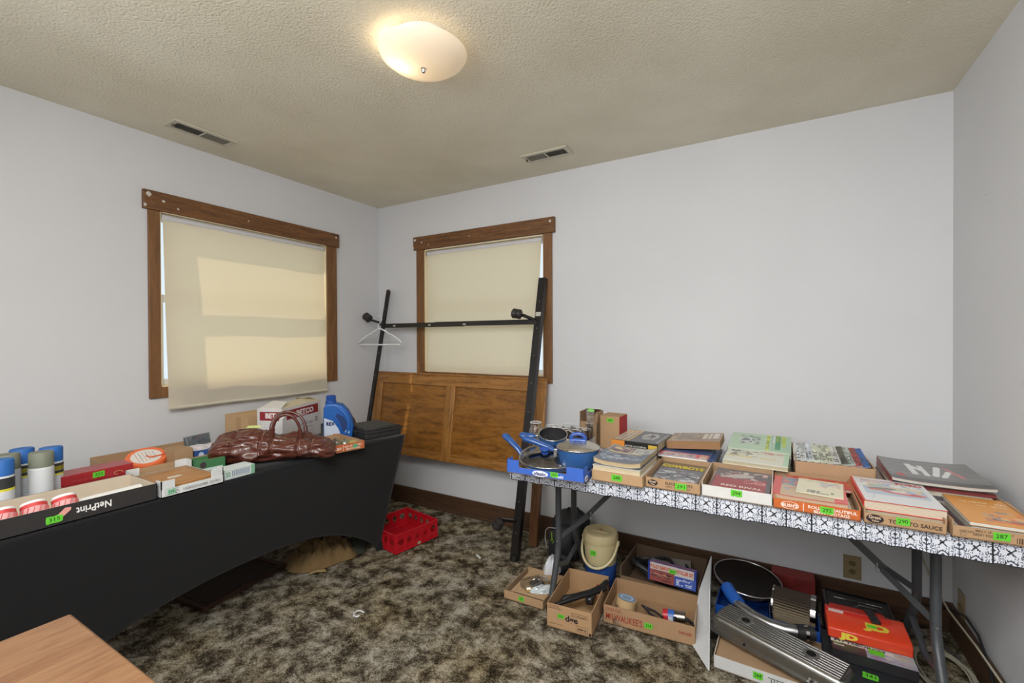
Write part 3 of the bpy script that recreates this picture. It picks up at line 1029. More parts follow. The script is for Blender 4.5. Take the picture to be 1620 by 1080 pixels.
def book(label, cx, cy, z, w, d, t, cv, spine=(.3, .3, .3), page=PAGE, rz=0, pitch=0, roll=0, group=None, name='paperback_book', cat='book',
         sp='left', curl=0.0, mat='gloss', spine_fn=None, cb=None, warp=.0):
    """lies flat, cover up. centre (cx,cy), bottom z. local x right, y away. sp: spine side"""
    T_ = thing(name, label, cat, (cx, cy, z), rz, group, pitch, roll)
    c = .0012 if t < .012 else .0018
    def wf(p, u, v):
        p = Vector(p)
        k = curl * max(0, (abs(2 * u - 1)) - .35) ** 2 * 2.4 * (1 if v < 1 else 1)
        return p + Vector((0, 0, -k if v is None else k))
    def W_(p):
        u = (p[0] + w / 2) / w
        kz = curl * (max(0, abs(2 * u - 1) - .3) ** 2) * 2 + warp * math.sin(u * 7)
        return (p[0], p[1], p[2] + kz)
    n = 14 if (curl or warp) else 1
    def slab(g, x0, x1, y0, y1, z0, z1, col):
        xs = [x0 + (x1 - x0) * i / n for i in range(n + 1)]
        vs = []; fs = []
        for x in xs: vs += [W_((x, y0, z0)), W_((x, y1, z0)), W_((x, y1, z1)), W_((x, y0, z1))]
        for i in range(n):
            a = 4 * i; b = a + 4
            fs += [(a, a + 1, b + 1, b), (a + 3, b + 3, b + 2, a + 2), (a, b, b + 3, a + 3), (a + 1, a + 2, b + 2, b + 1)]
        fs += [(0, 3, 2, 1), (4 * n, 4 * n + 1, 4 * n + 2, 4 * n + 3)]
        g.add(vs, fs, col)
    m = .003 if t > .01 else .0005
    g = G()
    slab(g, -w / 2 + m * .5, w / 2 - m * .5, -d / 2 + m, d / 2 - m, c, t - c, page)
    for k in range(1, int(t / .004)):
        zz = c + (t - 2 * c) * k / int(t / .004)
        slab(g, -w / 2 + m * .2, w / 2 - m * .2, -d / 2 + m * .6, d / 2 - m * .6, zz, zz + .0005, tuple(x * .86 for x in page))
    g.build('pages', M['paper'], T_)
    g = G(); back = cb or tuple(cv.a[0, 0])
    slab(g, -w / 2, w / 2, -d / 2, d / 2, 0, c, back)
    slab(g, -w / 2, w / 2, -d / 2, d / 2, t - c, t, tuple(cv.a[-1, 0]))
    if sp == 'left': g.box(-w / 2 - c * .4, -w / 2 + c, -d / 2, d / 2, 0, t, spine)
    if sp == 'right': g.box(w / 2 - c, w / 2 + c * .4, -d / 2, d / 2, 0, t, spine)
    if sp == 'front': g.box(-w / 2, w / 2, -d / 2 - c * .4, -d / 2 + c, 0, t, spine)
    if sp == 'back': g.box(-w / 2, w / 2, d / 2 - c, d / 2 + c * .4, 0, t, spine)
    g.art(cv, (-w / 2, -d / 2, t), (w, 0, 0), (0, d, 0), fn=(lambda p, u, v: Vector(W_(p))) if (curl or warp) else None)
    if spine_fn: spine_fn(g, w, d, t)
    g.build('cover', M[mat], T_, smooth=35 if (curl or warp) else None)
    return T_


X_, Y_, Z_ = (1, 0, 0), (0, 1, 0), (0, 0, 1)
ZB = .7475      # top of the cloth on the right table

# ================================================================ right table, front row of cartons
def vl_walls(g, w, d, h):
    B = rgb(58, 100, 190)
    # raised corner posts and cut-away front
    for x0, x1 in ((0, .058), (w - .075, w)): g.box(x0, x1, 0, .003, h, h + .030, B); g.box(x0, x1, .0015, .004, h, h + .030, CARDI)
    for x0 in (0, w - .004):
        g.box(x0, x0 + .004, 0, .05, h, h + .030, B); g.box(x0, x0 + .004, d - .05, d, h, h + .030, B)
    for x0, x1 in ((0, .06), (w - .06, w)): g.box(x0, x1, d - .004, d, h, h + .030, CARDI)


vt, vw = tray('produce_tray', 'blue cardboard pickle tray holding blue pans at the left end of the right table', (1.893, -1.068), (2.243, -1.050), .30, .028,
              rgb(58, 100, 190), CARDI, ZB, fn=vl_walls)
g = G()
Vn = (0, 0, 1)
g.prism([(.158 + .036 * math.cos(a), .0145 + .0125 * math.sin(a)) for a in [2 * PI * k / 28 for k in range(28)]], .0004, .0008, rgb(230, 232, 238),
        ax=((0, 0, 0), X_, Z_, (0, -1, 0)))
g.text('vlasic', (.129, -.0010, .008), X_, Z_, .0135, rgb(30, 50, 110), width=.056, bold=.03)
g.text('crunch!', (.212, -.0004, .0075), X_, Z_, .0115, rgb(225, 232, 245), width=.05, bold=.03)
g.prism([(.030 + .020 * math.cos(a), .013 + .012 * math.sin(a)) for a in [2 * PI * k / 24 for k in range(24)]], .0004, .0008, rgb(225, 228, 236),
        ax=((vw, 0, 0), Y_, Z_, X_))
g.text('vlasic', (vw + .0009, .014, .009), Y_, Z_, .009, rgb(30, 50, 110), width=.032, bold=.02)
g.build('printed_logo', M['paper'], vt)
price_tag(vt, (.205, 0, .009), X_, Z_, .034, .020, '305', 1)

NB = 'auction cartons of books on the right table'
b2, _ = tray('cardboard_tray', 'plain brown cardboard tray under a stack of magazines beside the blue pan tray', (2.252, -.985), (2.462, -.990), .31, .043,
             rgb(182, 148, 110), CARDI, ZB)
price_tag(b2, (.085, 0, .012), X_, Z_, .042, .024, '288', 2)


def gv_logo(g, cx, cz, rx, rz):
    g.prism([(cx + rx * math.cos(a), cz + rz * math.sin(a)) for a in [2 * PI * k / 28 for k in range(28)]], .0004, .0009, rgb(36, 26, 30),
            ax=((0, 0, 0), X_, Z_, (0, -1, 0)))
    g.text('Great', (cx - rx * .72, -.0014, cz + rz * .02), X_, Z_, rz * .75, rgb(206, 178, 150), width=rx * 1.4, bold=.03)
    g.text('Value', (cx - rx * .4, -.0014, cz - rz * .68), X_, Z_, rz * .48, rgb(206, 178, 150), width=rx * .85, bold=.03)


gv, w1 = tray('cardboard_tray', 'brown sliced beets carton holding a single book with yellow lettering', (2.466, -.965), (2.668, -.968), .30, .040,
              CARD, CARDI, ZB, hb=.052, hs=.048)
g = G(); gv_logo(g, .028, .021, .019, .012)
g.text('SLICED BEETS', (.075, -.0004, .022), X_, Z_, .010, rgb(60, 44, 34), width=.10, bold=.02)
g.text('NET WT 15 OZ', (.078, -.0004, .011), X_, Z_, .006, rgb(70, 52, 40), width=.09)
g.build('printed_text', M['paper'], gv)
price_tag(gv, (.112, 0, .010), X_, Z_, .042, .022, '291', 3)

wb, w2 = tray('cardboard_tray', 'white cardboard tray with a plain front holding a dark red magazine', (2.672, -.967), (2.899, -.970), .30, .043,
              CARDW, CARDI, ZB, hb=.055, hs=.055)
price_tag(wb, (.098, 0, .017), X_, Z_, .036, .022, '294', 4)

bu, w3 = tray('cardboard_tray', 'orange-fronted baked bean carton full of old magazines on the right table', (2.902, -.972), (3.142, -.976), .32, .034,
              rgb(196, 100, 44), CARDI, ZB, hb=.05, hs=.045)
g = G()
WHT = rgb(236, 226, 214)
g.ring([[Vector((.048 + r * .026 * math.cos(a), -.0006, .017 + r * .013 * math.sin(a))) for a in [2 * PI * k / 24 for k in range(24)]] for r in (1, .9)], cap=False, col=WHT)
g.text("BUSH'S", (.026, -.0008, .0115), X_, Z_, .0105, WHT, width=.044, bold=.035)
g.box(.086, .088, -.0008, 0, .004, .030, WHT)
g.text('ROLL IN BEAUTIFUL', (.100, -.0008, .018), X_, Z_, .0095, WHT, width=.132, bold=.025)
g.text('BEAN FOOTAGE', (.116, -.0008, .005), X_, Z_, .0095, WHT, width=.096, bold=.025)
g.build('printed_text', M['paper'], bu)
price_tag(bu, (.134, 0, .008), X_, Z_, .036, .022, '292', 5)

gt, w4 = tray('cardboard_tray', 'brown tomato sauce carton packed with white-covered books on the right table', (3.150, -.976), (3.345, -.975), .33, .032,
              CARD, CARDI, ZB, hb=.05, hs=.045)
g = G(); gv_logo(g, .027, .017, .022, .013)
g.text('TOMATO SAUCE', (.060, -.0006, .011), X_, Z_, .0115, rgb(50, 36, 28), width=.125, bold=.02)
g.build('printed_text', M['paper'], gt)
price_tag(gt, (.078, 0, .010), X_, Z_, .034, .022, '290', 6)

br, w5 = tray('cardboard_tray', 'brown cardboard tray at the right end of the right table with an orange book', (3.356, -.975), (3.560, -.968), .33, .034,
              CARD, CARDI, ZB, hb=.05, hs=.05)
g = G()
g.text('BEST IF USED BY', (.05, -.0006, .024), X_, Z_, .006, rgb(92, 68, 48), width=.08)
g.text('KEEP DRY', (.016, -.0006, .019), X_, Z_, .005, rgb(92, 68, 48)); g.text('GREAT FOOD', (.044, -.0006, .013), X_, Z_, .007, rgb(70, 50, 36), width=.05)
for k in range(11): g.box(.135 + k * .0045, .1365 + k * .0045 + (k % 3) * .0006, -.0007, 0, .006, .022, rgb(80, 58, 42))
for a in ((.018, .030, .008, .0085), (.018, .030, .0155, .016), (.018, .0186, .008, .016), (.0294, .030, .008, .016)): g.box(a[0], a[1], -.0007, 0, a[2], a[3], rgb(90, 66, 48))
g.build('printed_text', M['paper'], br)
price_tag(br, (.086, 0, .009), X_, Z_, .036, .022, '287', 7)

# ---- pans in the blue tray
BLUE = rgb(48, 90, 146)
DKIN = rgb(52, 52, 54)


def pan(label, loc, r, h, handle, lift=.0, rot=0, rx=0, ry=0, name='saucepan', cat='pan', hang=0, inside=DKIN, rimc=rgb(196, 196, 192), rb=.78):
    T_ = thing(name, label, cat, loc, rot, None, rx, ry)
    g = G()
    prof = [(.001, 0), (r * rb * .93, 0), (r * rb, .004), (r * (rb + 1) / 2 * 1.02, h * .35), (r * .985, h * .8), (r, h - .003)]
    g.lathe(prof, n=48, col=BLUE)
    g.lathe([(r - .003, h - .003), (r * .975, h * .75), (r * (rb + 1) / 2 * .99, h * .35), (r * rb * .95, .007), (.001, .005)], n=48, col=inside)
    b = g.build('pan_body', M['enamel'], T_, smooth=40)
    g = G(); g.tube([((r - .001) * math.cos(a), (r - .001) * math.sin(a), h - .002) for a in [2 * PI * k / 48 for k in range(48)]], .0028, 8, True, col=rimc)
    g.build('rim', M['chrome'], T_, smooth=60)
    L, up = handle
    g = G()
    pts = [(r * .98, 0, h * .72), (r + .03, 0, h * .76 + up * .15), (r + L * .35, 0, h * .76 + up * .35), (r + L * .7, 0, h * .76 + up * .72), (r + L, 0, h * .76 + up), (r + L + .012, 0, h * .76 + up)]
    g.tube(pts, [.008, .015, .016, .018, .021, .012], 14, col=rgb(42, 84, 148), flat=.72)
    hd = g.build('handle', M['enamel'], T_, smooth=60)
    g = G(); g.box(r - .002, r + .016, -.012, .012, h * .72 - .012, h * .72 + .013, rgb(180, 180, 178)); g.build('handle_bracket', M['metal'], T_, bevel=.003)
    return T_


pan('large blue pot with a steel lid in the blue tray, its handle pointing left', (2.158, -.900, ZB + .010), .092, .098, (.150, .045), rot=math.radians(192), name='cooking_pot', cat='pot')
# its steel lid
def pan_lid(label, loc, r, glass, rx=0, ry=0, rz=0):
    T_ = thing('pan_lid', label, 'lid', loc, rz, None, rx, ry)
    g = G(); g.lathe([(r, 0), (r * .97, .006), (r * .8, .015), (r * .5, .022), (.02, .026), (.001, .026)], n=48, col=rgb(206, 200, 190))
    g.build('lid_dome', M['lidglass'] if glass else M['metal'], T_, smooth=60)
    g = G(); g.tube([(r * math.cos(a), r * math.sin(a), .002) for a in [2 * PI * k / 48 for k in range(48)]], .0045, 8, True, col=rgb(200, 196, 190))
    g.build('rim', M['chrome'], T_, smooth=60)
    g = G()
    KB = rgb(36, 74, 150)
    g.cyl((0, 0, .024), (0, 0, .032), .018, 18, col=KB)
    n = 12
    if glass:
        g.lathe([(.001, .052), (.018, .051), (.024, .045), (.022, .040), (.010, .036), (.010, .026)], n=24, col=KB)
    else:
        g.tube([(-.030, 0, .028), (-.031, 0, .044), (-.022, 0, .056), (0, 0, .060), (.022, 0, .056), (.031, 0, .044), (.030, 0, .028)], .009, 12, col=KB)
        g.tube([(-.034, 0, .028), (.034, 0, .028)], .013, 12, col=KB)
    g.build('knob', M['enamel'], T_, smooth=60)
    return T_


pan_lid('dull steel pot lid with a blue loop handle on the large blue pot', (2.158, -.900, ZB + .106), .091, False, rz=.25, rx=.02)
pan('small blue saucepan with black inside propped behind the large pot', (1.985, -.790, ZB + .062), .068, .074, (.080, .0), rot=math.radians(203), rx=-.30, ry=-.03)
pan('wide blue frying pan under the glass lid, its handle pointing up to the left', (2.030, -.925, ZB + .006), .128, .032, (.125, .085), rot=math.radians(172), rx=0, name='frying_pan', rb=.86)
pan_lid('glass pan lid with a blue knob resting in the blue frying pan', (2.015, -.935, ZB + .050), .116, True, rx=math.radians(15), ry=math.radians(5))

# ---- glassware and cartons behind the pans
def tumbler(loc, r, h, label, grp):
    T_ = thing('drinking_glass', label, 'glass', loc, 0, grp)
    g = G(); g.lathe([(.001, .0), (r * .86, .0), (r, h), (r - .0025, h), (r * .82, .008), (.001, .008)], n=24)
    g.build('glass_body', M['glassware'], T_, smooth=50)
    g = G(); g.tube([((r - .001) * math.cos(a), (r - .001) * math.sin(a), h) for a in [2 * PI * k / 24 for k in range(24)]], .0014, 6, True, col=rgb(235, 238, 240))
    g.build('rim', M['plastic'], T_, smooth=60)


gl_tray, _ = tray('cardboard_tray', 'white and brown carton of drinking glasses behind the blue pans', (1.800, -.560), (2.075, -.560), .26, .055, rgb(206, 200, 190), CARDI, ZB)
GG = 'clear drinking glasses packed in the carton behind the pans'
for i, (x, y, r, h) in enumerate(((1.845, -.50, .032, .10), (1.915, -.50, .033, .085), (1.985, -.505, .033, .085), (2.045, -.50, .026, .10),
                                  (1.905, -.42, .033, .095), (1.975, -.425, .033, .095), (2.040, -.42, .03, .12))):
    tumbler((x, y, ZB + .004), r, h, 'clear glass tumbler in the carton behind the blue pans, ' + ['front row far left', 'front row second from left', 'front row second from right', 'beside the vase', 'back row left', 'back row middle', 'tall, back row right'][i], GG)
jar = thing('glass_jar', 'clear wide-mouthed glass jar behind the small saucepan by the bed rail', 'jar', (1.815, -.635, ZB))
g = G(); g.lathe([(.001, 0), (.034, 0), (.036, .01), (.036, .105), (.030, .118), (.030, .142), (.028, .142), (.028, .118), (.034, .104), (.034, .01), (.001, .006)], n=28)
g.build('jar_body', M['glassware'], jar, smooth=50)
g = G(); g.tube([(.029 * math.cos(a), .029 * math.sin(a), .142) for a in [2 * PI * k / 24 for k in range(24)]], .0018, 6, True, col=rgb(235, 238, 240))
g.build('rim', M['plastic'], jar, smooth=60)
pb = thing('paper_bag', 'crumpled pale paper parcel behind the frying pan handle', 'bag', (1.90, -.675, ZB), .1)
g = G(); g.sheet(lambda u, v: ((u - .5) * .15 * (1 - .25 * v), (.05 * math.cos(u * PI * 2) - .0) * (1 - .2 * v), .10 * v + .012 * math.sin(u * 17) * v), 30, 8, rgb(214, 200, 186))
g.build('bag_paper', M['paper'], pb, smooth=30)
tv = thing('glass_vase', 'tall square clear glass vase among the glasses', 'vase', (2.088, -.560, ZB), .4)
g = G(); g.ring([[Vector((s * r, t * r, z)) for s, t in ((-1, -1), (1, -1), (1, 1), (-1, 1))] for r, z in ((.016, 0), (.013, .02), (.018, .19), (.022, .215), (.019, .213), (.015, .19), (.010, .02))], cap=True)
g.build('vase_body', M['glassware'], tv)


def flapbox(label, loc, rz, w, d, h, flap, out, inn):
    T_ = thing('cardboard_box', label, 'box', loc, rz)
    g = G(); t = .003
    g.box(0, w, 0, t, 0, h * .72, inn); g.box(0, w, d - t, d, 0, h, inn); g.box(0, t, 0, d, 0, h, inn); g.box(w - t, w, 0, d, 0, h, out); g.box(0, w, 0, d, 0, t, inn)
    g.build('carton', M['card'], T_)
    if flap:
        g = G(); g.add([(0.01, d - t, h), (w - .01, d - t, h), (w - .004, d - .055, h + .012), (.004, d - .055, h + .012),
                        (0.01, d - t, h + t), (w - .01, d - t, h + t), (w - .004, d - .055, h + .015), (.004, d - .055, h + .015)],
                       [(0, 1, 2, 3), (7, 6, 5, 4), (2, 6, 7, 3), (0, 4, 5, 1), (1, 5, 6, 2), (3, 7, 4, 0)], rgb(206, 200, 192))
        g.build('flap', M['card'], T_)
    return T_


fb = flapbox('open cardboard box with a raised flap behind the glasses', (1.985, -.44, ZB), 0, .10, .10, .185, True, CARD, rgb(150, 122, 92))
price_tag(fb, (.030, .045, .197), X_, (0, -.2, -1), .034, .018, '', 8)
fb2 = thing('cardboard_box', 'brown and red carton standing behind the glass vase', 'box', (2.100, -.435, ZB), -.05)
g = G(); g.box(0, .105, 0, .12, 0, .172, rgb(172, 138, 102)); g.box(.1055, .107, .0, .12, .0, .17, rgb(176, 50, 48))
g.build('carton', M['card'], fb2); price_tag(fb2, (.038, 0, .140), X_, Z_, .036, .020, '289', 9)

# ================================================================ books
GRY = rgb(92, 98, 106)
# front brown tray: three magazines
bx, by = 2.357, -.842
cvA = Cv(.2, .27, bg=rgb(214, 210, 200)); book('magazine with white page edges at the bottom of the brown tray stack', bx + .004, by, ZB + .010, .196, .272, .030, cvA, (.7, .7, .66), rgb(222, 216, 202), rz=.02, group=None, name='magazine', cat='magazine', sp='back')
book('thick catalogue in the middle of the brown tray stack', bx - .002, by - .004, ZB + .041, .196, .275, .022, cvA, (.3, .3, .3), rgb(212, 196, 164), rz=-.02, name='magazine', cat='magazine', sp='back')
cv = Cv(.196, .27, .003, rgb(96, 104, 116))
cv.rect(0, .60, 1, 1, rgb(150, 142, 128)).rect(.05, .62, .95, .92, rgb(118, 98, 108)).rect(.55, .62, .98, .96, rgb(186, 184, 174)).rect(.06, .56, .8, .60, rgb(214, 196, 132))
cv.blobs(.1, .64, .55, .9, [rgb(170, 142, 116), rgb(96, 70, 96), rgb(206, 186, 140)], 26, 3, .045)
cv.blobs(.05, .1, .95, .5, [rgb(70, 78, 92), rgb(150, 160, 176), rgb(120, 130, 146), rgb(84, 92, 106)], 40, 4, .055)
cv.line(.05, .3, .95, .22, .012, rgb(180, 186, 196)).lines(.6, .7, .93, .92, 5, rgb(90, 96, 116))
book('car magazine with a grey photo cover on top of the brown tray stack', bx, by, ZB + .064, .196, .272, .020, cv, (.2, .2, .2), rgb(202, 180, 142), rz=-.03, name='magazine', cat='magazine', sp='back', curl=.010)
# folded white papers left of the stack
book('folded white leaflet leaning beside the brown tray stack', 2.262, -.800, ZB + .052, .03, .22, .008, Cv(.03, .22, bg=rgb(214, 216, 218)), (.7, .7, .7), rgb(220, 220, 218), rz=-.06, pitch=0, roll=-.35, name='leaflet', cat='leaflet', sp='back')
# thick black and orange book
cv = Cv(.215, .26, .003, rgb(88, 88, 90))
cv.rect(0, 0, .34, 1, rgb(150, 128, 104)).rect(.04, .05, .08, .9, rgb(200, 192, 180)).rect(.13, .05, .17, .9, rgb(200, 192, 180)).rect(.22, .05, .26, .9, rgb(196, 186, 170))
cv.rect(.33, .0, .36, 1, rgb(222, 178, 86)).rect(0, .86, .36, .95, rgb(226, 176, 90)).rect(0, .70, .3, .76, rgb(224, 168, 80))
cv.ell(.66, .55, .17, .26, rgb(170, 166, 158)).ell(.68, .57, .08, .16, rgb(70, 70, 72)).blobs(.5, .3, .8, .8, [rgb(190, 188, 180), rgb(110, 108, 106)], 18, 8, .04).line(.93, .1, .95, .85, .008, rgb(190, 190, 186))
def spn(g, w, d, t):
    g.box(-w / 2, -w / 2 + .065, -d / 2 - .0016, -d / 2, .001, t - .001, rgb(218, 138, 60))
    g.box(w / 2 - .045, w / 2 - .004, -d / 2 - .0018, -d / 2, .006, t - .008, rgb(206, 172, 70))
    g.text('MOTOR AUTO REPAIR', (-w / 2 + .068, -d / 2 - .0012, .007), X_, Z_, .0075, rgb(210, 206, 196), width=.10, bold=.02)
book('stack-bottom brown reference book under the black and orange manual', 2.352, -.505, ZB + .004, .215, .26, .045, Cv(.2, .26, bg=rgb(90, 76, 62)), rgb(96, 82, 66), rz=-.05, sp='front')
book('thick repair manual with orange and black spine and a grey cover', 2.345, -.515, ZB + .066, .222, .262, .033, cv, rgb(40, 38, 38), rgb(196, 180, 150), rz=-.06, sp='front', spine_fn=spn, name='repair_manual')
book('pale-edged book between the brown reference book and the orange-spined manual', 2.335, -.515, ZB + .050, .21, .25, .015, Cv(.2, .25, bg=rgb(190, 184, 160)), rgb(200, 196, 176), rgb(206, 196, 160), rz=.04, sp='left')
# second stack: blue, red, brown book
book('thick grey book at the bottom of the red and blue book stack', 2.570, -.500, ZB + .004, .215, .27, .029, Cv(.2, .27, bg=rgb(110, 112, 116)), rgb(80, 82, 88), rz=.0, sp='front')
book('navy blue book sticking out right under the red magazine', 2.580, -.515, ZB + .034, .215, .27, .016, Cv(.2, .27, bg=rgb(62, 84, 132)), rgb(50, 66, 108), rgb(190, 180, 170), rz=-.03, sp='front')
cv = Cv(.2, .27, .003, rgb(206, 108, 118)); cv.rect(.06, .03, .74, .26, rgb(196, 178, 180)).blobs(.08, .05, .72, .25, [rgb(170, 150, 156), rgb(214, 198, 198), rgb(150, 140, 150)], 34, 5, .05)
cv.rect(.84, .02, .97, .28, rgb(226, 214, 190)).lines(.85, .04, .96, .27, 6, rgb(190, 90, 100)).rect(0, 0, 1, .02, rgb(230, 226, 224)).rect(.0, .3, 1, 1, rgb(70, 90, 136))
book('red and pink covered magazine on the navy book, below the brown book', 2.556, -.530, ZB + .051, .205, .272, .008, cv, (.8, .8, .8), rgb(226, 224, 220), rz=-.02, name='magazine', cat='magazine', sp='back')
cv = Cv(.22, .2, .003, rgb(168, 130, 92)); cv.rect(.02, .12, .97, .96, rgb(140, 116, 92)).blobs(.04, .15, .6, .95, [rgb(120, 110, 98), rgb(176, 150, 118), rgb(96, 84, 72), rgb(196, 176, 150)], 60, 6, .05)
cv.rect(.64, .3, .72, .9, rgb(206, 196, 176)).rect(.75, .3, .81, .9, rgb(206, 196, 176)).rect(.84, .35, .94, .92, rgb(206, 200, 186)).lines(.04, .13, .5, .2, 1, rgb(216, 200, 170))
book('thick brown catalogue tilted up to the right on the red magazine', 2.582, -.438, ZB + .0725, .232, .215, .034, cv, rgb(150, 112, 76), rgb(186, 158, 118), rz=.0, roll=-math.radians(5.5), sp='front', spine_fn=None)
# yellow-lettered book in the beets carton
cv = Cv(.18, .25, .003, rgb(96, 88, 84)); cv.rect(.03, .06, .97, .70, rgb(104, 106, 112)).blobs(.05, .1, .95, .66, [rgb(170, 172, 176), rgb(196, 190, 190), rgb(74, 74, 80), rgb(140, 132, 134)], 50, 9, .06)
cv.rect(.0, .72, 1, 1, rgb(120, 100, 72))
t_ = book('book with yellow COWBOYS lettering lying low in the sliced beets carton', 2.566, -.815, ZB + .006, .180, .262, .022, cv, rgb(80, 76, 70), rgb(200, 190, 170), rz=-.05, pitch=math.radians(3))
g = G(); g.text('COWBOYS', (-.083, .062, .0228), X_, Y_, .032, rgb(218, 200, 60), width=.165, bold=.03); g.build('cover_lettering', M['paper'], t_)
# dark red magazine in the white tray
cv = Cv(.2, .24, .003, rgb(150, 62, 66)); cv.rect(0, .58, 1, 1, rgb(104, 92, 94)).rect(.7, .78, .98, .93, rgb(196, 164, 160)).blobs(.1, .5, .85, .92, [rgb(96, 90, 94), rgb(196, 184, 176), rgb(120, 74, 76), rgb(168, 150, 144)], 46, 11, .055)
cv.ell(.45, .66, .26, .1, rgb(178, 168, 160), .3).lines(.55, .35, .95, .5, 4, rgb(206, 150, 140)).rect(.93, 0, 1, .9, rgb(96, 86, 92)).rect(0, 0, .05, .5, rgb(110, 70, 74))
t_ = book('dark red racing magazine on top in the white tray', 2.797, -.835, ZB + .030, .196, .235, .012, cv, (.6, .6, .6), rgb(222, 218, 212), rz=-.04, pitch=math.radians(2), name='magazine', cat='magazine', sp='back')
g = G(); g.text('RED RIVAL', (-.060, -.098, .0128), X_, Y_, .019, rgb(226, 206, 196), width=.135, bold=.03); g.build('cover_lettering', M['paper'], t_)
book('pale magazine below the dark red magazine in the white tray', 2.792, -.832, ZB + .006, .2, .245, .022, Cv(.2, .24, bg=rgb(200, 196, 190)), (.6, .6, .6), rgb(214, 208, 198), rz=.01, name='magazine', cat='magazine', sp='back')
# bean carton: red and blue magazine, with pale leaflet
cv = Cv(.2, .25, .003, rgb(206, 92, 84)); cv.rect(.12, 0, .84, 1, rgb(196, 170, 140)).rect(.12, .55, .5, .98, rgb(120, 134, 156)).blobs(.14, .3, .55, .95, [rgb(110, 128, 156), rgb(196, 120, 108), rgb(150, 158, 168), rgb(178, 160, 140)], 44, 12, .06).rect(0, 0, .12, 1, rgb(204, 88, 84)).rect(.84, 0, 1, 1, rgb(208, 96, 92))
book('thick red-bordered magazine in the orange bean carton', 3.010, -.850, ZB + .022, .215, .235, .024, cv, rgb(200, 90, 84), rgb(206, 176, 148), rz=-.06, name='magazine', cat='magazine', sp='left', curl=.003)
book('cream magazine under the red-bordered one in the orange bean carton', 3.015, -.850, ZB + .006, .222, .24, .015, Cv(.2, .24, bg=rgb(216, 206, 190)), (.8, .7, .6), rgb(220, 206, 184), rz=-.02, name='magazine', cat='magazine', sp='back')
cv = Cv(.15, .2, .003, rgb(216, 210, 186)); cv.blobs(.5, .5, .95, .85, [rgb(150, 166, 190), rgb(190, 190, 186), rgb(216, 180, 170)], 16, 13, .07).lines(.25, .08, .8, .26, 3, rgb(110, 112, 106)).lines(.2, .86, .95, .92, 1, rgb(130, 150, 130))
book('cream leaflet with small print lying on the red-bordered magazine', 3.045, -.835, ZB + .049, .135, .175, .003, cv, (.8, .8, .7), rgb(220, 214, 190), rz=-.10, pitch=.01, name='leaflet', cat='leaflet', sp='back', mat='paper')
cv = Cv(.24, .2, .004, rgb(196, 70, 58)); cv.blobs(0, .4, 1, 1, [rgb(170, 60, 56), rgb(206, 180, 120), rgb(214, 120, 100)], 24, 14, .06)
book('red magazine behind the cream leaflet in the orange bean carton', 3.060, -.725, ZB + .030, .23, .10, .012, cv, (.7, .3, .3), rgb(214, 206, 196), rz=-.04, name='magazine', cat='magazine', sp='back')
# tomato carton
cv = Cv(.2, .3, .0025, rgb(214, 214, 214)); cv.rect(.10, .30, .92, .78, rgb(176, 188, 200)).blobs(.1, .46, .92, .78, [rgb(150, 176, 206), rgb(206, 190, 160), rgb(170, 184, 170), rgb(222, 222, 216)], 40, 15, .07)
cv.ell(.36, .56, .2, .05, rgb(130, 120, 116), .1).ell(.62, .44, .28, .055, rgb(200, 92, 88), -.08).ell(.58, .47, .14, .035, rgb(216, 180, 176), -.08).ell(.28, .50, .12, .03, rgb(210, 110, 90))
cv.lines(.1, .80, .6, .84, 1, rgb(196, 130, 130)).rect(0, .0, .03, 1, rgb(206, 66, 56)).line(.14, .1, .2, .28, .004, rgb(150, 170, 190))
t_ = book('large white-covered car book with a red spine on the tomato sauce carton', 3.252, -.812, ZB + .036, .200, .285, .030, cv, rgb(204, 62, 52), rgb(216, 200, 178), rz=.0, sp='left')
g = G(); g.text('ENCYCLOPEDIA OF', (-.075, .100, .0308), X_, Y_, .012, rgb(180, 90, 90), width=.11, bold=.01); g.text('FORD', (.022, .086, .0308), X_, Y_, .024, rgb(204, 70, 62), width=.07, bold=.03)
g.build('cover_lettering', M['paper'], t_)
book('beige book under the large white car book in the tomato sauce carton', 3.25, -.815, ZB + .006, .19, .28, .028, Cv(.2, .24, bg=rgb(206, 190, 160)), rgb(196, 180, 150), rgb(212, 196, 170), rz=.0, sp='left')
# orange book in right end tray
cv = Cv(.17, .26, .003, rgb(222, 156, 84)); cv.blobs(.3, .1, .9, .5, [rgb(222, 130, 80), rgb(196, 170, 140), rgb(150, 140, 140), rgb(226, 176, 116)], 26, 16, .07).lines(.15, .78, .9, .83, 1, rgb(232, 214, 180)).lines(.4, .68, .95, .72, 1, rgb(232, 216, 190)).ell(.75, .15, .14, .05, rgb(214, 110, 70)).line(.4, .2, .8, .17, .01, rgb(90, 90, 90))
book('orange magazine lying on top in the right end tray', 3.482, -.815, ZB + .034, .158, .255, .010, cv, (.9, .9, .85), rgb(220, 222, 214), rz=.0, pitch=.02, name='magazine', cat='magazine', sp='back')
for k, (x, c, lab) in enumerate(((3.378, rgb(190, 170, 140), 'tan'), (3.392, rgb(206, 204, 196), 'off-white'), (3.408, rgb(104, 80, 84), 'maroon'), (3.425, rgb(96, 110, 126), 'slate blue'))):
    book('slim %s booklet standing on edge left of the orange magazine' % lab, x - .014, -.82, ZB + .004, .030, .24, .004, Cv(.03, .24, bg=c), c, rgb(200, 190, 170), roll=-math.radians(62), name='booklet', cat='booklet', sp='back', mat='paper')
book('white booklet stack under the orange magazine', 3.485, -.812, ZB + .006, .155, .25, .026, Cv(.15, .24, bg=rgb(206, 206, 200)), (.8, .8, .8), rgb(214, 214, 206), name='booklet', cat='booklet', sp='back')

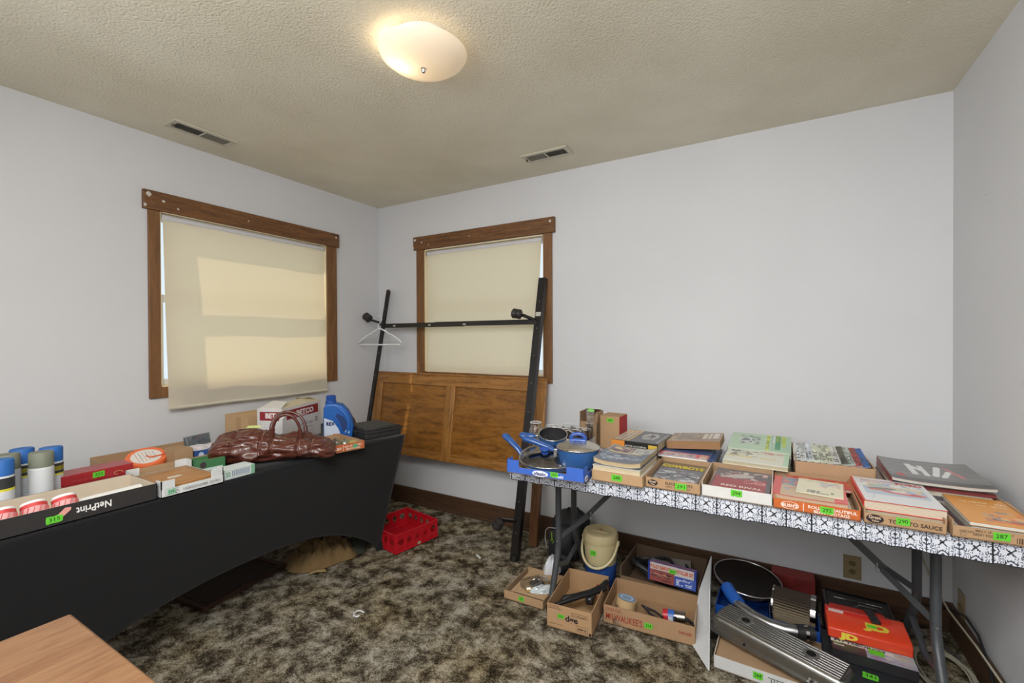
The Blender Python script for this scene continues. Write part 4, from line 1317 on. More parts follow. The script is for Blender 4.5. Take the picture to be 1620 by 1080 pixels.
# green manuals
book('brown-edged manual at the bottom of the green manual stack', 2.845, -.47, ZB + .004, .235, .36, .022, Cv(.2, .3, bg=rgb(170, 160, 130)), rgb(150, 140, 110), rgb(206, 186, 146), rz=.0, sp='front')
book('thick manual in the middle of the green manual stack', 2.850, -.400, ZB + .027, .235, .28, .032, Cv(.2, .3, bg=rgb(120, 160, 120)), rgb(100, 150, 110), rgb(196, 186, 150), rz=-.02, sp='left')
cv = Cv(.24, .30, .0025, rgb(176, 200, 172)); cv.blobs(.16, .30, .50, .84, [rgb(206, 210, 206), rgb(90, 98, 96), rgb(150, 160, 156), rgb(196, 202, 198), rgb(60, 66, 66)], 110, 17, .035)
cv.rect(.60, 0, .66, 1, rgb(196, 208, 60)).lines(.605, .1, .655, .9, 9, rgb(120, 140, 60)).rect(.68, 0, 1, 1, rgb(160, 190, 164)).rect(.75, .1, .83, 1, rgb(60, 140, 92)).rect(.71, .5, .74, .95, rgb(206, 214, 206)).line(.30, .75, .42, .35, .008, rgb(222, 226, 222)).line(.30, .8, .36, .9, .005, rgb(100, 100, 96))
t_ = book('green repair manual with an engine drawing on top of the green manual stack', 2.850, -.385, ZB + .078, .245, .26, .026, cv, rgb(90, 150, 110), rgb(200, 206, 190), rz=-.03, pitch=math.radians(4), sp='left', name='repair_manual')
g = G(); g.text('ZENITH', (.085, .125, .0268), (0, -1, 0), X_, .018, rgb(206, 220, 70), width=.18, bold=.03); g.text('CATALOG', (.065, .125, .0268), (0, -1, 0), X_, .011, rgb(206, 220, 70), width=.1, bold=.02)
g.build('cover_lettering', M['paper'], t_)
cv = Cv(.235, .22, .003, rgb(206, 204, 188)); cv.blobs(.06, .3, .5, .95, [rgb(186, 186, 172), rgb(150, 144, 132), rgb(216, 214, 200), rgb(120, 110, 100)], 50, 18, .05).blobs(.5, .5, .75, .95, [rgb(196, 176, 156), rgb(210, 202, 186)], 12, 19, .06).lines(.0, .3, .8, .4, 1, rgb(206, 190, 110)).rect(.92, 0, 1, 1, rgb(170, 200, 170)).lines(.62, .62, .9, .86, 3, rgb(206, 120, 116)).rect(.0, 0, 1, .06, rgb(222, 216, 200))
book('pale sketch-covered manual in front of the green repair manual', 2.842, -.560, ZB + .064, .235, .23, .016, cv, rgb(200, 196, 176), rgb(206, 196, 164), rz=-.06, pitch=math.radians(5), sp='left', name='repair_manual')
# comics carton
cb, wc_ = tray('cardboard_box', 'brown cardboard box of comics behind the orange bean carton', (2.978, -.645), (3.232, -.642), .34, .094, rgb(172, 140, 108), CARDI, ZB, hb=.098, hs=.096)
cols = [rgb(206, 208, 206), rgb(196, 202, 206), rgb(202, 206, 186), rgb(206, 208, 186), rgb(200, 200, 176), rgb(196, 196, 190), rgb(90, 86, 70), rgb(176, 186, 176), rgb(156, 66, 60), rgb(52, 98, 168)]
for k, c in enumerate(cols):
    x = 3.000 + k * .0225
    names = ['white', 'pale blue', 'pale green', 'cream-green', 'light olive', 'light grey', 'dark olive', 'grey-green', 'red', 'bright blue']
    cv = Cv(.05, .26, .004, c); cv.blobs(0, 0, 1, 1, [tuple(q * .8 for q in c), tuple(min(1, q * 1.12) for q in c), tuple(q * .7 + .1 for q in c)], 16, 30 + k, .14).lines(.1, .05, .9, .5, 5, tuple(q * .5 for q in c), k)
    book('%s comic, %s of the ten shingled in the comics box' % (names[k], ['first', 'second', 'third', 'fourth', 'fifth', 'sixth', 'seventh', 'eighth', 'ninth', 'last'][k]), x, -.475, ZB + .097 - .0004 * k, .044, .28, .004, cv, c, rgb(200, 196, 186),
         roll=-math.radians(11), pitch=math.radians(2), rz=-.03, name='comic_book', cat='comic', sp='back', group='comics in the brown box', mat='paper')
# grey magazines by the right wall
gx, gy = 3.405, -.52
for k, (c, lab, th) in enumerate(((rgb(196, 190, 180), 'lowest beige magazine of the grey magazine stack', .014), (rgb(150, 142, 150), 'mauve magazine second from the bottom of the grey magazine stack', .014),
                              (rgb(206, 196, 176), 'cream magazine third from the bottom of the grey magazine stack', .013), (rgb(176, 80, 84), 'red-tinted magazine just below the top of the grey magazine stack', .013),
                              )):
    book(lab, gx + .004 * (k % 2), gy + .004 * k, ZB + .006 + k * .0142, .262, .33, th, Cv(.2, .3, bg=c), tuple(q * .7 for q in c), rgb(214, 206, 192), rz=-.02 * (k % 3), name='magazine', cat='magazine', sp='front' if k % 2 else 'left')
cv = Cv(.262, .33, .003, rgb(118, 116, 114))
for k in range(16): cv.rect(0, k / 16, 1, k / 16 + .03, rgb(126 + 8 * (k % 3), 124 + 8 * (k % 3), 122 + 8 * (k % 3)))
cv.rect(0, 0, 1, .14, rgb(88, 86, 84)).ell(.13, .2, .05, .06, rgb(190, 60, 56))
cv.rect(.28, .30, .34, .78, rgb(222, 222, 220)).line(.30, .75, .42, .5, .03, rgb(222, 222, 220)).rect(.40, .28, .46, .74, rgb(222, 222, 220)).line(.52, .32, .62, .72, .035, rgb(224, 224, 222)).line(.60, .30, .70, .55, .03, rgb(224, 224, 222)).line(.70, .72, .8, .35, .025, rgb(196, 120, 120))
book('glossy grey magazine with big white letters on top of the stack by the right wall', gx + .004, gy - .005, ZB + .068, .270, .335, .013, cv, rgb(150, 60, 56), rgb(210, 204, 194), rz=-.03, name='magazine', cat='magazine', sp='left', curl=.006)
book('red and white magazine leaning left of the grey magazine stack', 3.252, -.52, ZB + .004, .08, .32, .004, Cv(.08, .32, bg=rgb(200, 96, 90)).rect(.6, 0, 1, 1, rgb(216, 206, 196)), (.7, .3, .3), rgb(210, 204, 194), roll=-math.radians(68), rz=-.02, name='magazine', cat='magazine', sp='back')
# ================================================================ left table
ZL = .7475
DKC = rgb(40, 37, 36)
TAN = rgb(190, 176, 156)
nt_, nw = tray('cardboard_tray', 'long black cardboard tray with an upside-down white logo at the left table edge', (.946, -2.455), (.946, -1.985), .215, .060, DKC, TAN, ZL, hb=.064)
g = G()
# the printed logo reads upside down on the front
g.text('NetPrint', (.338, -.0008, .042), (-1, 0, .0), (0, 0, -1), .022, rgb(226, 224, 220), width=.090, bold=.02)
g.build('printed_logo', M['paper'], nt_)
g = G(); g.prism([(.200, .030), (.215, .024), (.236, .042), (.236, .050), (.222, .052)], .0012, .0016, rgb(216, 150, 140), ax=((0, 0, 0), X_, Z_, (0, -1, 0)))
g.build('pink_arrow_sticker', M['paper'], nt_)
price_tag(nt_, (.178, 0, .012), X_, Z_, .038, .022, '315', 21)
GR_ = 'red and white rolls in the black tray'
for i, (y, x, lab) in enumerate(((-2.215, .905, 'red and white striped roll standing nearest the long white tube'), (-2.285, .900, 'red and white striped roll, middle of the three in the black tray'),
                                 (-2.355, .905, 'red and white striped roll at the left edge of the picture'))):
    T_ = thing('tape_roll', lab + '' , 'roll', (x - .010, y, ZL + .022), 0, None, 0, -.55)
    g = G(); R_ = .030
    for k, (r0, r1, z0, z1, c) in enumerate(((.030, .031, .0, .034, rgb(206, 150, 150)), (.031, .031, .034, .046, rgb(192, 60, 58)), (.031, .030, .046, .054, rgb(222, 220, 216)))):
        g.lathe([(r0, z0), (r1, z1)], n=28, col=c)
    g.lathe([(.030, .054), (.022, .056), (.021, .052), (.001, .050)], n=28, col=rgb(216, 196, 192)); g.lathe([(.001, 0), (.030, 0)], n=28, col=rgb(200, 196, 192))
    for k in range(14):
        a = 2 * PI * k / 14
        g.bar((.0312 * math.cos(a), .0312 * math.sin(a), .006), (.0312 * math.cos(a + .3), .0312 * math.sin(a + .3), .032), .0012, .004, (math.cos(a), math.sin(a), 0), rgb(196, 74, 72))
    g.build('roll_wrap', M['paper'], T_, smooth=40)
T_ = thing('cardboard_tube', 'long white tube with red print lying in the black tray', 'tube', (.880, -2.195, ZL + .030), PI / 2)
g = G(); g.tube([(0, 0, 0), (.185, 0, .004)], .0215, 24, col=rgb(212, 210, 206)); g.build('tube_body', M['paper'], T_, smooth=40)
g = G()
for a0, x0, x1, c in ((.25, .085, .15, rgb(186, 50, 48)), (-.05, .075, .16, rgb(150, 146, 142)), (.2, .165, .178, rgb(186, 50, 48))):
    for k in range(5):
        a = PI * 1.5 + .9 + a0 + k * .09
        g.bar((x0, .0218 * math.cos(a) , .0218 * math.sin(a) + .002), (x1, .0218 * math.cos(a), .0218 * math.sin(a) + .004), .002, .0008, (0, math.cos(a), math.sin(a)), c)
g.build('printed_label', M['paper'], T_)
g = G(); g.tube([(-.004, 0, 0), (.006, 0, 0)], .0225, 24, col=rgb(200, 200, 204)); g.build('end_cap', M['plastic'], T_, smooth=40)


def spray(label, x, y, cap, bands, cyl_=.033):
    T_ = thing('spray_can', label, 'spray can', (x, y, ZL), random.uniform(0, 6))
    R = cyl_
    g = G(); g.lathe([(.001, .0), (R * .9, .0), (R, .006), (R, .135), (R * .93, .142)], n=32, col=rgb(204, 206, 206))
    g.build('can_body', M['paint'], T_, smooth=40)
    g = G()
    z = .008
    for z0, z1, c in bands: g.lathe([(R + .0004, z0), (R + .0004, z1)], n=32, col=c)
    for k in range(9): 
        zz = .025 + k * .010
        for j in range(5):
            a = 5.2 + j * .28
            g.bar((math.cos(a) * (R + .0007), math.sin(a) * (R + .0007), zz), (math.cos(a + .2) * (R + .0007), math.sin(a + .2) * (R + .0007), zz), .0005, .002, (math.cos(a), math.sin(a), 0), rgb(150, 152, 156))
    g.build('label_wrap', M['paper'], T_, smooth=40)
    g = G(); g.lathe([(R * .98, .138), (R * .99, .186), (R * .92, .190), (.001, .190)], n=32, col=cap); g.build('cap', M['matte_plastic'], T_, smooth=50)


GC = rgb(116, 120, 104); BC = rgb(34, 96, 168)
WL = [(.006, .132, rgb(200, 202, 204))]
BL = [(.006, .088, rgb(208, 210, 212)), (.088, .096, rgb(214, 204, 60)), (.096, .132, rgb(40, 42, 44)), (.106, .122, rgb(206, 194, 60))]
BL2 = [(.006, .050, rgb(70, 140, 80)), (.050, .088, rgb(208, 210, 212)), (.088, .096, rgb(214, 204, 60)), (.096, .132, rgb(40, 42, 44))]
spray('grey-capped spray can with a white label, rightmost of the front row', .650, -2.214, GC, WL)
spray('blue-capped spray can at the right end of the can group by the red box', .585, -2.172, BC, BL)
spray('grey-capped spray can just left of the rightmost grey-capped one', .595, -2.285, GC, WL)
spray('blue-capped spray can in the back row between grey caps', .520, -2.232, BC, BL)
spray('blue-capped spray can at the very left edge, front of the cans', .680, -2.318, BC, BL2)
spray('grey-capped spray can half hidden at the back left of the cans', .540, -2.345, GC, WL)

T_ = thing('gift_box', 'long dark red box with a green tag behind the black tray', 'box', (.612, -2.155, ZL), PI / 2)
g = G(); g.box(0, .220, 0, .10, 0, .045, rgb(150, 40, 44)); g.build('box_base', M['gloss'], T_, bevel=.002)
g = G(); g.box(-.001, .221, -.001, .101, .040, .078, rgb(156, 42, 46)); g.build('lid', M['gloss'], T_, bevel=.002)
g = G()
g.tube([(.172 + .014 * math.cos(a), -.0015, .052 + .007 * math.sin(a)) for a in [PI * k / 10 * 1.6 - .4 for k in range(11)]], .0009, 6, col=rgb(206, 168, 110))
g.lines = None
for k in range(6): g.bar((.03 + k * .018, -.0014, .052), (.042 + k * .018, -.0014, .052), .0006, .0022, (0, -1, 0), rgb(180, 110, 90))
g.build('gold_print', M['paper'], T_)
price_tag(T_, (.092, -.001, .050), X_, Z_, .036, .021, '322', 22)

wt, _ = tray('cardboard_tray', 'white notched cardboard tray holding a wooden board at the left table edge', (.952, -1.975), (.952, -1.757), .30, .032, rgb(206, 206, 204), CARDI, ZL, posts=(.045, .062))
g = G()
g.text('10280(20)0088', (.072, -.0006, .012), X_, Z_, .010, rgb(104, 104, 106), width=.085); g.text('2390:', (.166, -.0006, .012), X_, Z_, .010, rgb(104, 104, 106), width=.040)
g.box(.014, .060, -.0005, 0, .008, .0085, rgb(90, 90, 90)); g.box(.014, .060, -.0005, 0, .032, .0325, rgb(90, 90, 90)); g.box(.014, .0145, -.0005, 0, .008, .0325, rgb(90, 90, 90))
g.text('316 A', (.034, -.0006, .024), X_, Z_, .006, rgb(50, 50, 50))
g.tube([(.052 + .006 * math.cos(a), -.0008, .014 + .005 * math.sin(a)) for a in [2 * PI * k / 12 for k in range(10)]], .0010, 5, col=rgb(30, 30, 30))
for k in range(4): g.box(.002, .044, -.0005, 0, .040 + k * .006, .0404 + k * .006, rgb(170, 172, 174)); g.box(.176, .217, -.0005, 0, .040 + k * .006, .0404 + k * .006, rgb(170, 172, 174))
g.build('printed_text', M['paper'], wt)
price_tag(wt, (.020, 0, .010), X_, Z_, .026, .018, '316', 23, rgb(130, 186, 150))
T_ = thing('wooden_board', 'square wooden board with a torn white label in the notched white tray', 'board', (.80, -1.868, ZL + .010), PI / 2 + .05)
g = G(); g.box(-.095, .095, -.115, .115, 0, .022); g.build('board', M['boardwood'], T_, bevel=.002)
g = G(); g.prism([(-.03, -.012), (.0, -.018), (.028, -.008), (.022, .010), (-.018, .012)], .0222, .0226, rgb(200, 192, 178)); g.build('label_scrap', M['paper'], T_)
T_ = thing('cardboard_box', 'small white and green barcode box under the leather bag', 'box', (.930, -1.742, ZL), PI / 2 + .02)
g = G(); g.box(0, .128, 0, .075, 0, .040, rgb(200, 208, 204))
for k in range(9): g.box(.032 + k * .0085, .036 + k * .0085, -.0006, 0, .010, .032, rgb(120, 128, 150))
g.box(.028, .112, -.0005, 0, .006, .0066, rgb(50, 90, 80)); g.box(.028, .112, -.0005, 0, .034, .0346, rgb(50, 90, 80)); g.box(.112, .128, -.0006, 0, 0, .04, rgb(120, 170, 140))
g.text('32', (.006, -.0006, .012), X_, Z_, .018, rgb(90, 150, 110), width=.018, bold=.02)
g.build('carton', M['card'], T_)

# back carton with reel and small boxes
bc_, _ = tray('cardboard_box', 'wide brown carton by the left wall holding a cord reel and small boxes', (.600, -1.950), (.600, -1.560), .385, .046, CARD, rgb(160, 130, 96), ZL, hb=.052, hs=.046)
T_ = thing('cord_reel', 'orange reel with a white face in the brown carton by the left wall', 'reel', (.445, -1.825, ZL + .030), 0, None, math.radians(8), math.radians(20))
g = G()
g.lathe([(.001, .0), (.072, .0), (.076, .006), (.076, .028), (.072, .034), (.056, .034)], n=40, col=rgb(224, 110, 62)); g.lathe([(.058, .0335), (.001, .0345)], n=40, col=rgb(212, 208, 200))
g.build('reel_body', M['plastic'], T_, smooth=40)
g = G()
for k in range(6): g.bar((-.045 + k * .004, -.03 + k * .012, .0352), (.04 - k * .002, -.036 + k * .013, .0352), .0012, .0004, (0, 0, 1), rgb(80, 84, 84) if k % 2 else rgb(214, 110, 70))
g.tube([(0, 0, .036), (.02, .01, .037), (.03, .05, .040), (.02, .09, .05)], .003, 8, col=rgb(206, 92, 54))
g.build('reel_lettering', M['paper'], T_)
T_ = thing('cardboard_box', 'small plain brown box upright between the reel and the blue box', 'box', (.585, -1.770, ZL + .004), PI / 2)
g = G(); g.box(0, .070, 0, .11, 0, .085, rgb(160, 130, 96)); g.build('carton', M['card'], T_, bevel=.001)
T_ = thing('cardboard_box', 'small blue box with a white circular seal near the leather bag', 'box', (.565, -1.685, ZL + .004), PI / 2 - .1)
g = G(); g.box(0, .090, 0, .13, 0, .062, rgb(52, 88, 150)); g.prism([(.028 + .012 * math.cos(a), .034 + .018 * math.sin(a)) for a in [2 * PI * k / 20 for k in range(20)]], .0002, .0008, rgb(190, 200, 214), ax=((0, 0, 0), X_, Z_, (0, -1, 0)))
g.build('carton', M['gloss'], T_, bevel=.001)
T_ = thing('cardboard_box', 'open green-sided box with a brown rim at the left end of the leather bag', 'box', (.735, -1.752, ZL + .001), PI / 2 - .1)
g = G(); w_, d_, h_ = .11, .075, .056
for a in ((0, w_, 0, .003), (0, w_, d_ - .003, d_), (0, .003, .003, d_ - .003), (w_ - .003, w_, .003, d_ - .003)): g.box(a[0], a[1], a[2], a[3], 0, h_, rgb(62, 116, 72))
g.box(0, w_, 0, d_, 0, .003, CARD); g.box(.003, w_ - .003, .003, .005, .003, h_, CARD); g.box(.01, w_ - .01, -.0006, 0, .006, .018, rgb(200, 212, 206))
g.prism([(.022 + .013 * math.cos(a), .034 + .014 * math.sin(a)) for a in [2 * PI * k / 20 for k in range(20)]], .0002, .0008, rgb(60, 50, 50), ax=((0, 0, 0), X_, Z_, (0, -1, 0)))
g.build('carton', M['card'], T_)
T_ = thing('work_glove', 'crumpled pale grey glove lying on the blue box', 'glove', (.535, -1.66, ZL + .066), 1.3)
g = G()
def lump(u, v, sx, sy, sz, seed):
    a = u * 2 * PI; b = v * PI / 2
    r = 1 + .25 * noise.noise(Vector((math.cos(a) * 1.5 + seed, math.sin(a) * 1.5, v * 2)))
    return (sx * r * math.cos(a) * math.cos(b), sy * r * math.sin(a) * math.cos(b), sz * math.sin(b) * (1 + .5 * noise.noise(Vector((math.cos(a) * 2 + seed, math.sin(a) * 2, 5)))))
g.sheet(lambda u, v: lump(u, v, .062, .036, .020, 2.2), 40, 14, rgb(190, 184, 184))
for k in range(4): g.tube([(.04, -.024 + k * .015, .008), (.085, -.034 + k * .020, .012), (.108, -.038 + k * .022, .006)], [.009, .0085, .007], 10, col=rgb(190, 184, 186))
g.build('glove', M['cloth'], T_, smooth=80)
T_ = thing('cd_case', 'clear disc case with a blue-grey insert leaning by the leather bag', 'disc case', (.455, -1.605, ZL + .012), PI / 2 + .25, None, math.radians(-13))
g = G(); g.box(-.062, .062, 0, .010, 0, .105, rgb(110, 124, 136))
cv = Cv(.12, .10, .003, rgb(100, 118, 132)); cv.blobs(0, 0, 1, 1, [rgb(140, 150, 156), rgb(84, 104, 130), rgb(116, 92, 92), rgb(60, 76, 90)], 40, 44, .09).rect(.0, 0, .16, 1, rgb(160, 160, 156)).line(.1, 0, .1, 1, .02, rgb(40, 46, 50))
g.art(cv, (-.060, -.0004, .002), (.12, 0, 0), (0, 0, .10)); g.build('insert', M['gloss'], T_)
g = G(); g.box(-.064, .064, -.003, .012, -.001, .108); g.build('case_shell', M['poly'], T_)
T_ = thing('cardboard_box', 'plain brown carton behind the leather bag, left of the red-banded box', 'box', (.385, -1.335, ZL), PI / 2 + .06)
g = G(); g.box(0, .18, 0, .205, 0, .158, rgb(186, 152, 112)); g.box(.0, .18, .09, .115, .158, .1586, rgb(190, 162, 120)); g.box(-.0006, .0, .06, .10, .02, .15, rgb(172, 138, 98))
g.build('carton', M['card'], T_, bevel=.0015)

# red-banded white carton
T_ = thing('cardboard_box', 'white carton with dark red printed bands and open flaps behind the leather bag', 'box', (.600, -1.270, ZL), PI / 2 + math.radians(22))
BH = .207; BW, BD = .37, .15
WC = rgb(206, 202, 200); RD = rgb(140, 34, 40)
g = G(); t = .004
g.box(0, BW, 0, t, 0, BH, WC); g.box(0, BW, BD - t, BD, 0, BH, WC); g.box(0, t, t, BD - t, 0, BH, WC); g.box(BW - t, BW, t, BD - t, 0, BH, WC); g.box(0, BW, 0, BD, 0, t, WC)
g.build('carton', M['card'], T_)
g = G()
g.box(.035, BW - .03, -.0006, 0, BH - .066, BH - .014, RD)
g.text('BETCO', (.120, -.0012, BH - .054), (1, 0, .0), Z_, .028, rgb(226, 216, 212), width=.17, bold=.05)
g.tube([(.05 + .09 * (1 - math.cos(a)), -.001, BH - .042 - .018 * math.sin(a * .9 - .3)) for a in [PI * k / 16 for k in range(15)]], .0018, 6, col=rgb(226, 216, 212))
g.text('31947-00', (.155, -.0010, BH - .122), X_, Z_, .016, rgb(110, 106, 108), width=.125); g.text('WINTERGREEN CLEANER', (.125, -.0010, BH - .145), X_, Z_, .008, rgb(96, 92, 94), width=.16)
g.box(.31, .334, -.0006, 0, BH - .118, BH - .092, rgb(120, 110, 112)); g.box(.315, .329, -.0009, 0, BH - .112, BH - .098, rgb(190, 184, 184))
g.box(.21, .30, -.0006, 0, .010, .052, rgb(196, 188, 184))
# left end face (local -x)
g.box(-.0006, 0, .02, BD - .015, BH - .064, BH - .016, RD)
g.text('BETCO', (-.0012, BD - .05, BH - .05), (0, -1, 0), Z_, .026, rgb(226, 216, 212), width=.115, bold=.05)
g.text('1', (-.0012, BD - .02, BH - .085), (0, -1, 0), Z_, .012, rgb(60, 56, 60)); g.text('01', (-.0012, .06, BH - .15), (0, -1, 0), Z_, .018, rgb(150, 146, 146))
g.build('printed_bands', M['paper'], T_)
for k, (pts, c) in enumerate((([(0, BD - .002, BH), (BW, BD - .002, BH), (BW - .02, BD - .075, BH + .006), (.02, BD - .085, BH + .004)], rgb(190, 178, 150)),
                          ([(0, .002, BH), (BW * .98, .002, BH), (BW - .03, .085, BH + .020), (.06, .080, BH + .008)], rgb(196, 184, 156)),
                          ([(.002, .01, BH), (.002, BD - .01, BH), (.09, BD - .03, BH + .030), (.085, .03, BH + .026)], rgb(204, 200, 192)),
                          ([(BW - .002, BD - .01, BH), (BW - .002, .01, BH), (BW - .08, .03, BH + .028), (BW - .085, BD - .02, BH + .022)], rgb(190, 178, 150)))):
    g = G(); g.add([Vector(p) for p in pts] + [Vector(p) + Vector((0, 0, .003)) for p in pts], [(3, 2, 1, 0), (4, 5, 6, 7), (0, 1, 5, 4), (1, 2, 6, 5), (2, 3, 7, 6), (3, 0, 4, 7)], c)
    g.build('flap', M['card'], T_)

# ---- leather bag
BG = thing('duffel_bag', 'glossy brown patchwork leather duffel bag with two loop handles on the black-covered table', 'bag', (.800, -1.440, ZL + .002), math.radians(46))
BR_ = rgb(86, 44, 33)


def bagpt(u, v):
    """u along the bag -1..1, v around 0..2pi"""
    L = .275
    e = max(0.0, 1 - abs(u) ** 5) ** .5
    hgt = (.150 if u < -.35 else .150 - .052 * (u + .35) / 1.35) * (.40 + .60 * e)
    wid = (.105) * (.45 + .55 * e)
    c, s_ = math.cos(v), math.sin(v)
    sq = lambda q, p: math.copysign(abs(q) ** p, q)
    x = L * u
    y = wid * sq(c, .75)
    z = hgt * .5 + hgt * .5 * sq(s_, .7)
    # sag of the top centre, pointed ridges
    if s_ > 0:
        z -= .010 * s_ * math.exp(-((u - .15) / .5) ** 2)
        y *= 1 - .35 * s_
    n1 = noise.noise(Vector((x * 11, y * 14, z * 16)))
    n2 = noise.noise(Vector((x * 12 + z * 22, y * 22 + x * 8, z * 40 + 5)))
    n3 = noise.ridged_multi_fractal(Vector((x * 5 + 3 + z * 8, y * 9, z * 20 - x * 5)), .9, 2.1, 4, 1, 2)
    k = .016 * n1 + .010 * n2 + .008 * (n3 - 1)
    for sx_ in (-.60, -.17, .0, .42, .62):          # stitched seams pull in
        k -= .006 * math.exp(-((u - sx_) / .022) ** 2)
    k -= .005 * math.exp(-((s_ - .55) / .06) ** 2) + .004 * math.exp(-((s_ - .15) / .05) ** 2)
    y += k * c * 1.2; z += k * max(s_, -.2) * 1.1
    z = max(z, .0005) if abs(c) < .8 else z
    return Vector((x, y, z))


g = G()
g.sheet(lambda a, b: bagpt(2 * a - 1, 2 * PI * b), 220, 110, BR_)
for sgn in (-1, 1):
    base = [bagpt(sgn * 1.0, 2 * PI * j / 24) for j in range(24)]
    cen = sum(base, Vector()) / 24 + Vector((sgn * .006, 0, 0))
    g.add(base + [cen], [((j, (j + 1) % 24, 24) if sgn > 0 else ((j + 1) % 24, j, 24)) for j in range(24)], BR_)
g.build('bag_body', M['leather'], BG, smooth=180, weld=True)
g = G()
for k in range(60):
    u = -.75 + 1.5 * k / 59
    p = bagpt(u, PI * .5); g.box(p.x - .0025, p.x + .0018, p.y - .004, p.y + .004, p.z - .001, p.z + .0022, rgb(60, 30, 24))
g.build('zipper', M['leather'], BG)
for us in (-.17, .0, .42, .62):
    g = G()
    for k in range(12):
        v = PI * (1.12 + .0) + (PI * .38) * (k / 11)
        p = bagpt(us + .03, 2 * PI - PI * .04 - (PI * .0) - 0) if False else bagpt(us + .03, -PI * .02 - .0 + (-1) * 0 + (PI * 1.03 - 0) - PI * .42 * (k / 11))
        g.tube([p + Vector((0, -.0012, -.0022)), p + Vector((0, -.0012, .0022))], .0009, 5, col=rgb(190, 150, 120))
    g.build('stitching', M['leather'], BG)
for off, x0, x1, hh, lean in ((-.040, .000, .125, .115, -.01), (.030, -.030, .130, .100, .03)):
    g = G()
    pa = bagpt(x0 / .275, PI * (.72 if off < 0 else .28)); pb_ = bagpt(x1 / .275, PI * (.72 if off < 0 else .28))
    pts = []
    for k in range(21):
        a = PI * k / 20
        q = pa.lerp(pb_, (1 - math.cos(a)) / 2)
        ov = max(0, math.sin(a)) ** .62
        pts.append((q.x, q.y + lean * ov, q.z - .02 + (hh + .02) * ov))
    g.tube(pts, .0072, 12, col=rgb(84, 40, 30))
    g.tube([pts[0], pts[1], pts[2]], .010, 12, col=rgb(78, 36, 28)); g.tube([pts[-1], pts[-2], pts[-3]], .010, 12, col=rgb(78, 36, 28))
    g.build('handle', M['leather'], BG, smooth=60)
p = bagpt(-.28, PI * .5)
g = G(); g.prism([(-.045, -.012), (.0, -.016), (.018, -.008), (.016, .010), (-.040, .012)], 0, .0006, rgb(196, 206, 130), ax=(p + Vector((0, 0, .010)), X_, (0, .9, .3), Z_))
g.build('price_tag', M['paper'], BG)

# ---- blue jug
JG = thing('detergent_jug', 'bright blue plastic detergent jug beside the white carton', 'jug', (.655, -.945, ZL), math.atan2(.70, .72))
g = G()
prof = [(-.082, .0), (.075, .0), (.082, .012), (.083, .07), (.074, .115), (.052, .160), (.020, .196), (-.012, .206), (-.030, .210), (-.070, .206), (-.082, .180), (-.085, .09)]
g.prism(prof, -.045, .045, rgb(24, 90, 168), ax=((0, 0, 0), X_, Z_, (0, -1, 0)))
g.build('jug_body', M['plastic'], JG, bevel=.018, seg=5)
g = G(); g.tube([(-.005, -.046, .185), (.035, -.050, .150), (.058, -.050, .105), (.060, -.050, .060), (.040, -.047, .025)], [.006, .008, .009, .008, .005], 12, col=rgb(40, 100, 180))
g.tube([(-.035, -.044, .150), (-.005, -.047, .110), (.015, -.047, .060), (.030, -.045, .020)], [.004, .006, .006, .004], 12, col=rgb(34, 92, 170))
g.build('handle_ridge', M['plastic'], JG, smooth=60)
g = G(); g.prism([(-.006, .148), (.030, .128), (.048, .095), (.048, .060), (.030, .035), (.022, .060), (.008, .100), (-.016, .130)], .0452, .0462, rgb(14, 48, 104), ax=((0, 0, 0), X_, Z_, (0, -1, 0)))
g.build('grip_shade', M['matte_plastic'], JG)  # flat darker blue patch painting the shade of the grip hollow
g = G(); g.lathe([(.032, .200), (.030, .214), (.030, .222), (.025, .226), (.026, .248), (.022, .252), (.001, .252)], (-.046, 0, 0), 28, rgb(24, 74, 150)); g.lathe([(.001, .20), (.032, .20)], (-.046, 0, 0), 28, rgb(24, 74, 150))
for k in range(20):
    a = 2 * PI * k / 20; g.box(-.046 + .0262 * math.cos(a) - .0012, -.046 + .0262 * math.cos(a) + .0012, .0262 * math.sin(a) - .0012, .0262 * math.sin(a) + .0012, .227, .246, rgb(20, 66, 140))
g.build('cap', M['plastic'], JG, smooth=40)
g = G(); g.prism([(-.078, .010), (.018, .010), (.000, .060), (-.030, .105), (-.078, .125)], .0455, .0464, rgb(196, 206, 220), ax=((0, 0, 0), X_, Z_, (0, -1, 0)))
g.text('REX', (-.066, -.0472, .080), X_, Z_, .020, rgb(20, 34, 90), width=.048, bold=.05); g.box(-.03, .01, -.0472, -.046, .016, .030, rgb(196, 90, 84))
g.build('label', M['paper'], JG)
g = G(); g.box(.038, .062, -.0475, -.0462, .030, .048, rgb(170, 206, 216)); g.build('price_tag', M['paper'], JG)

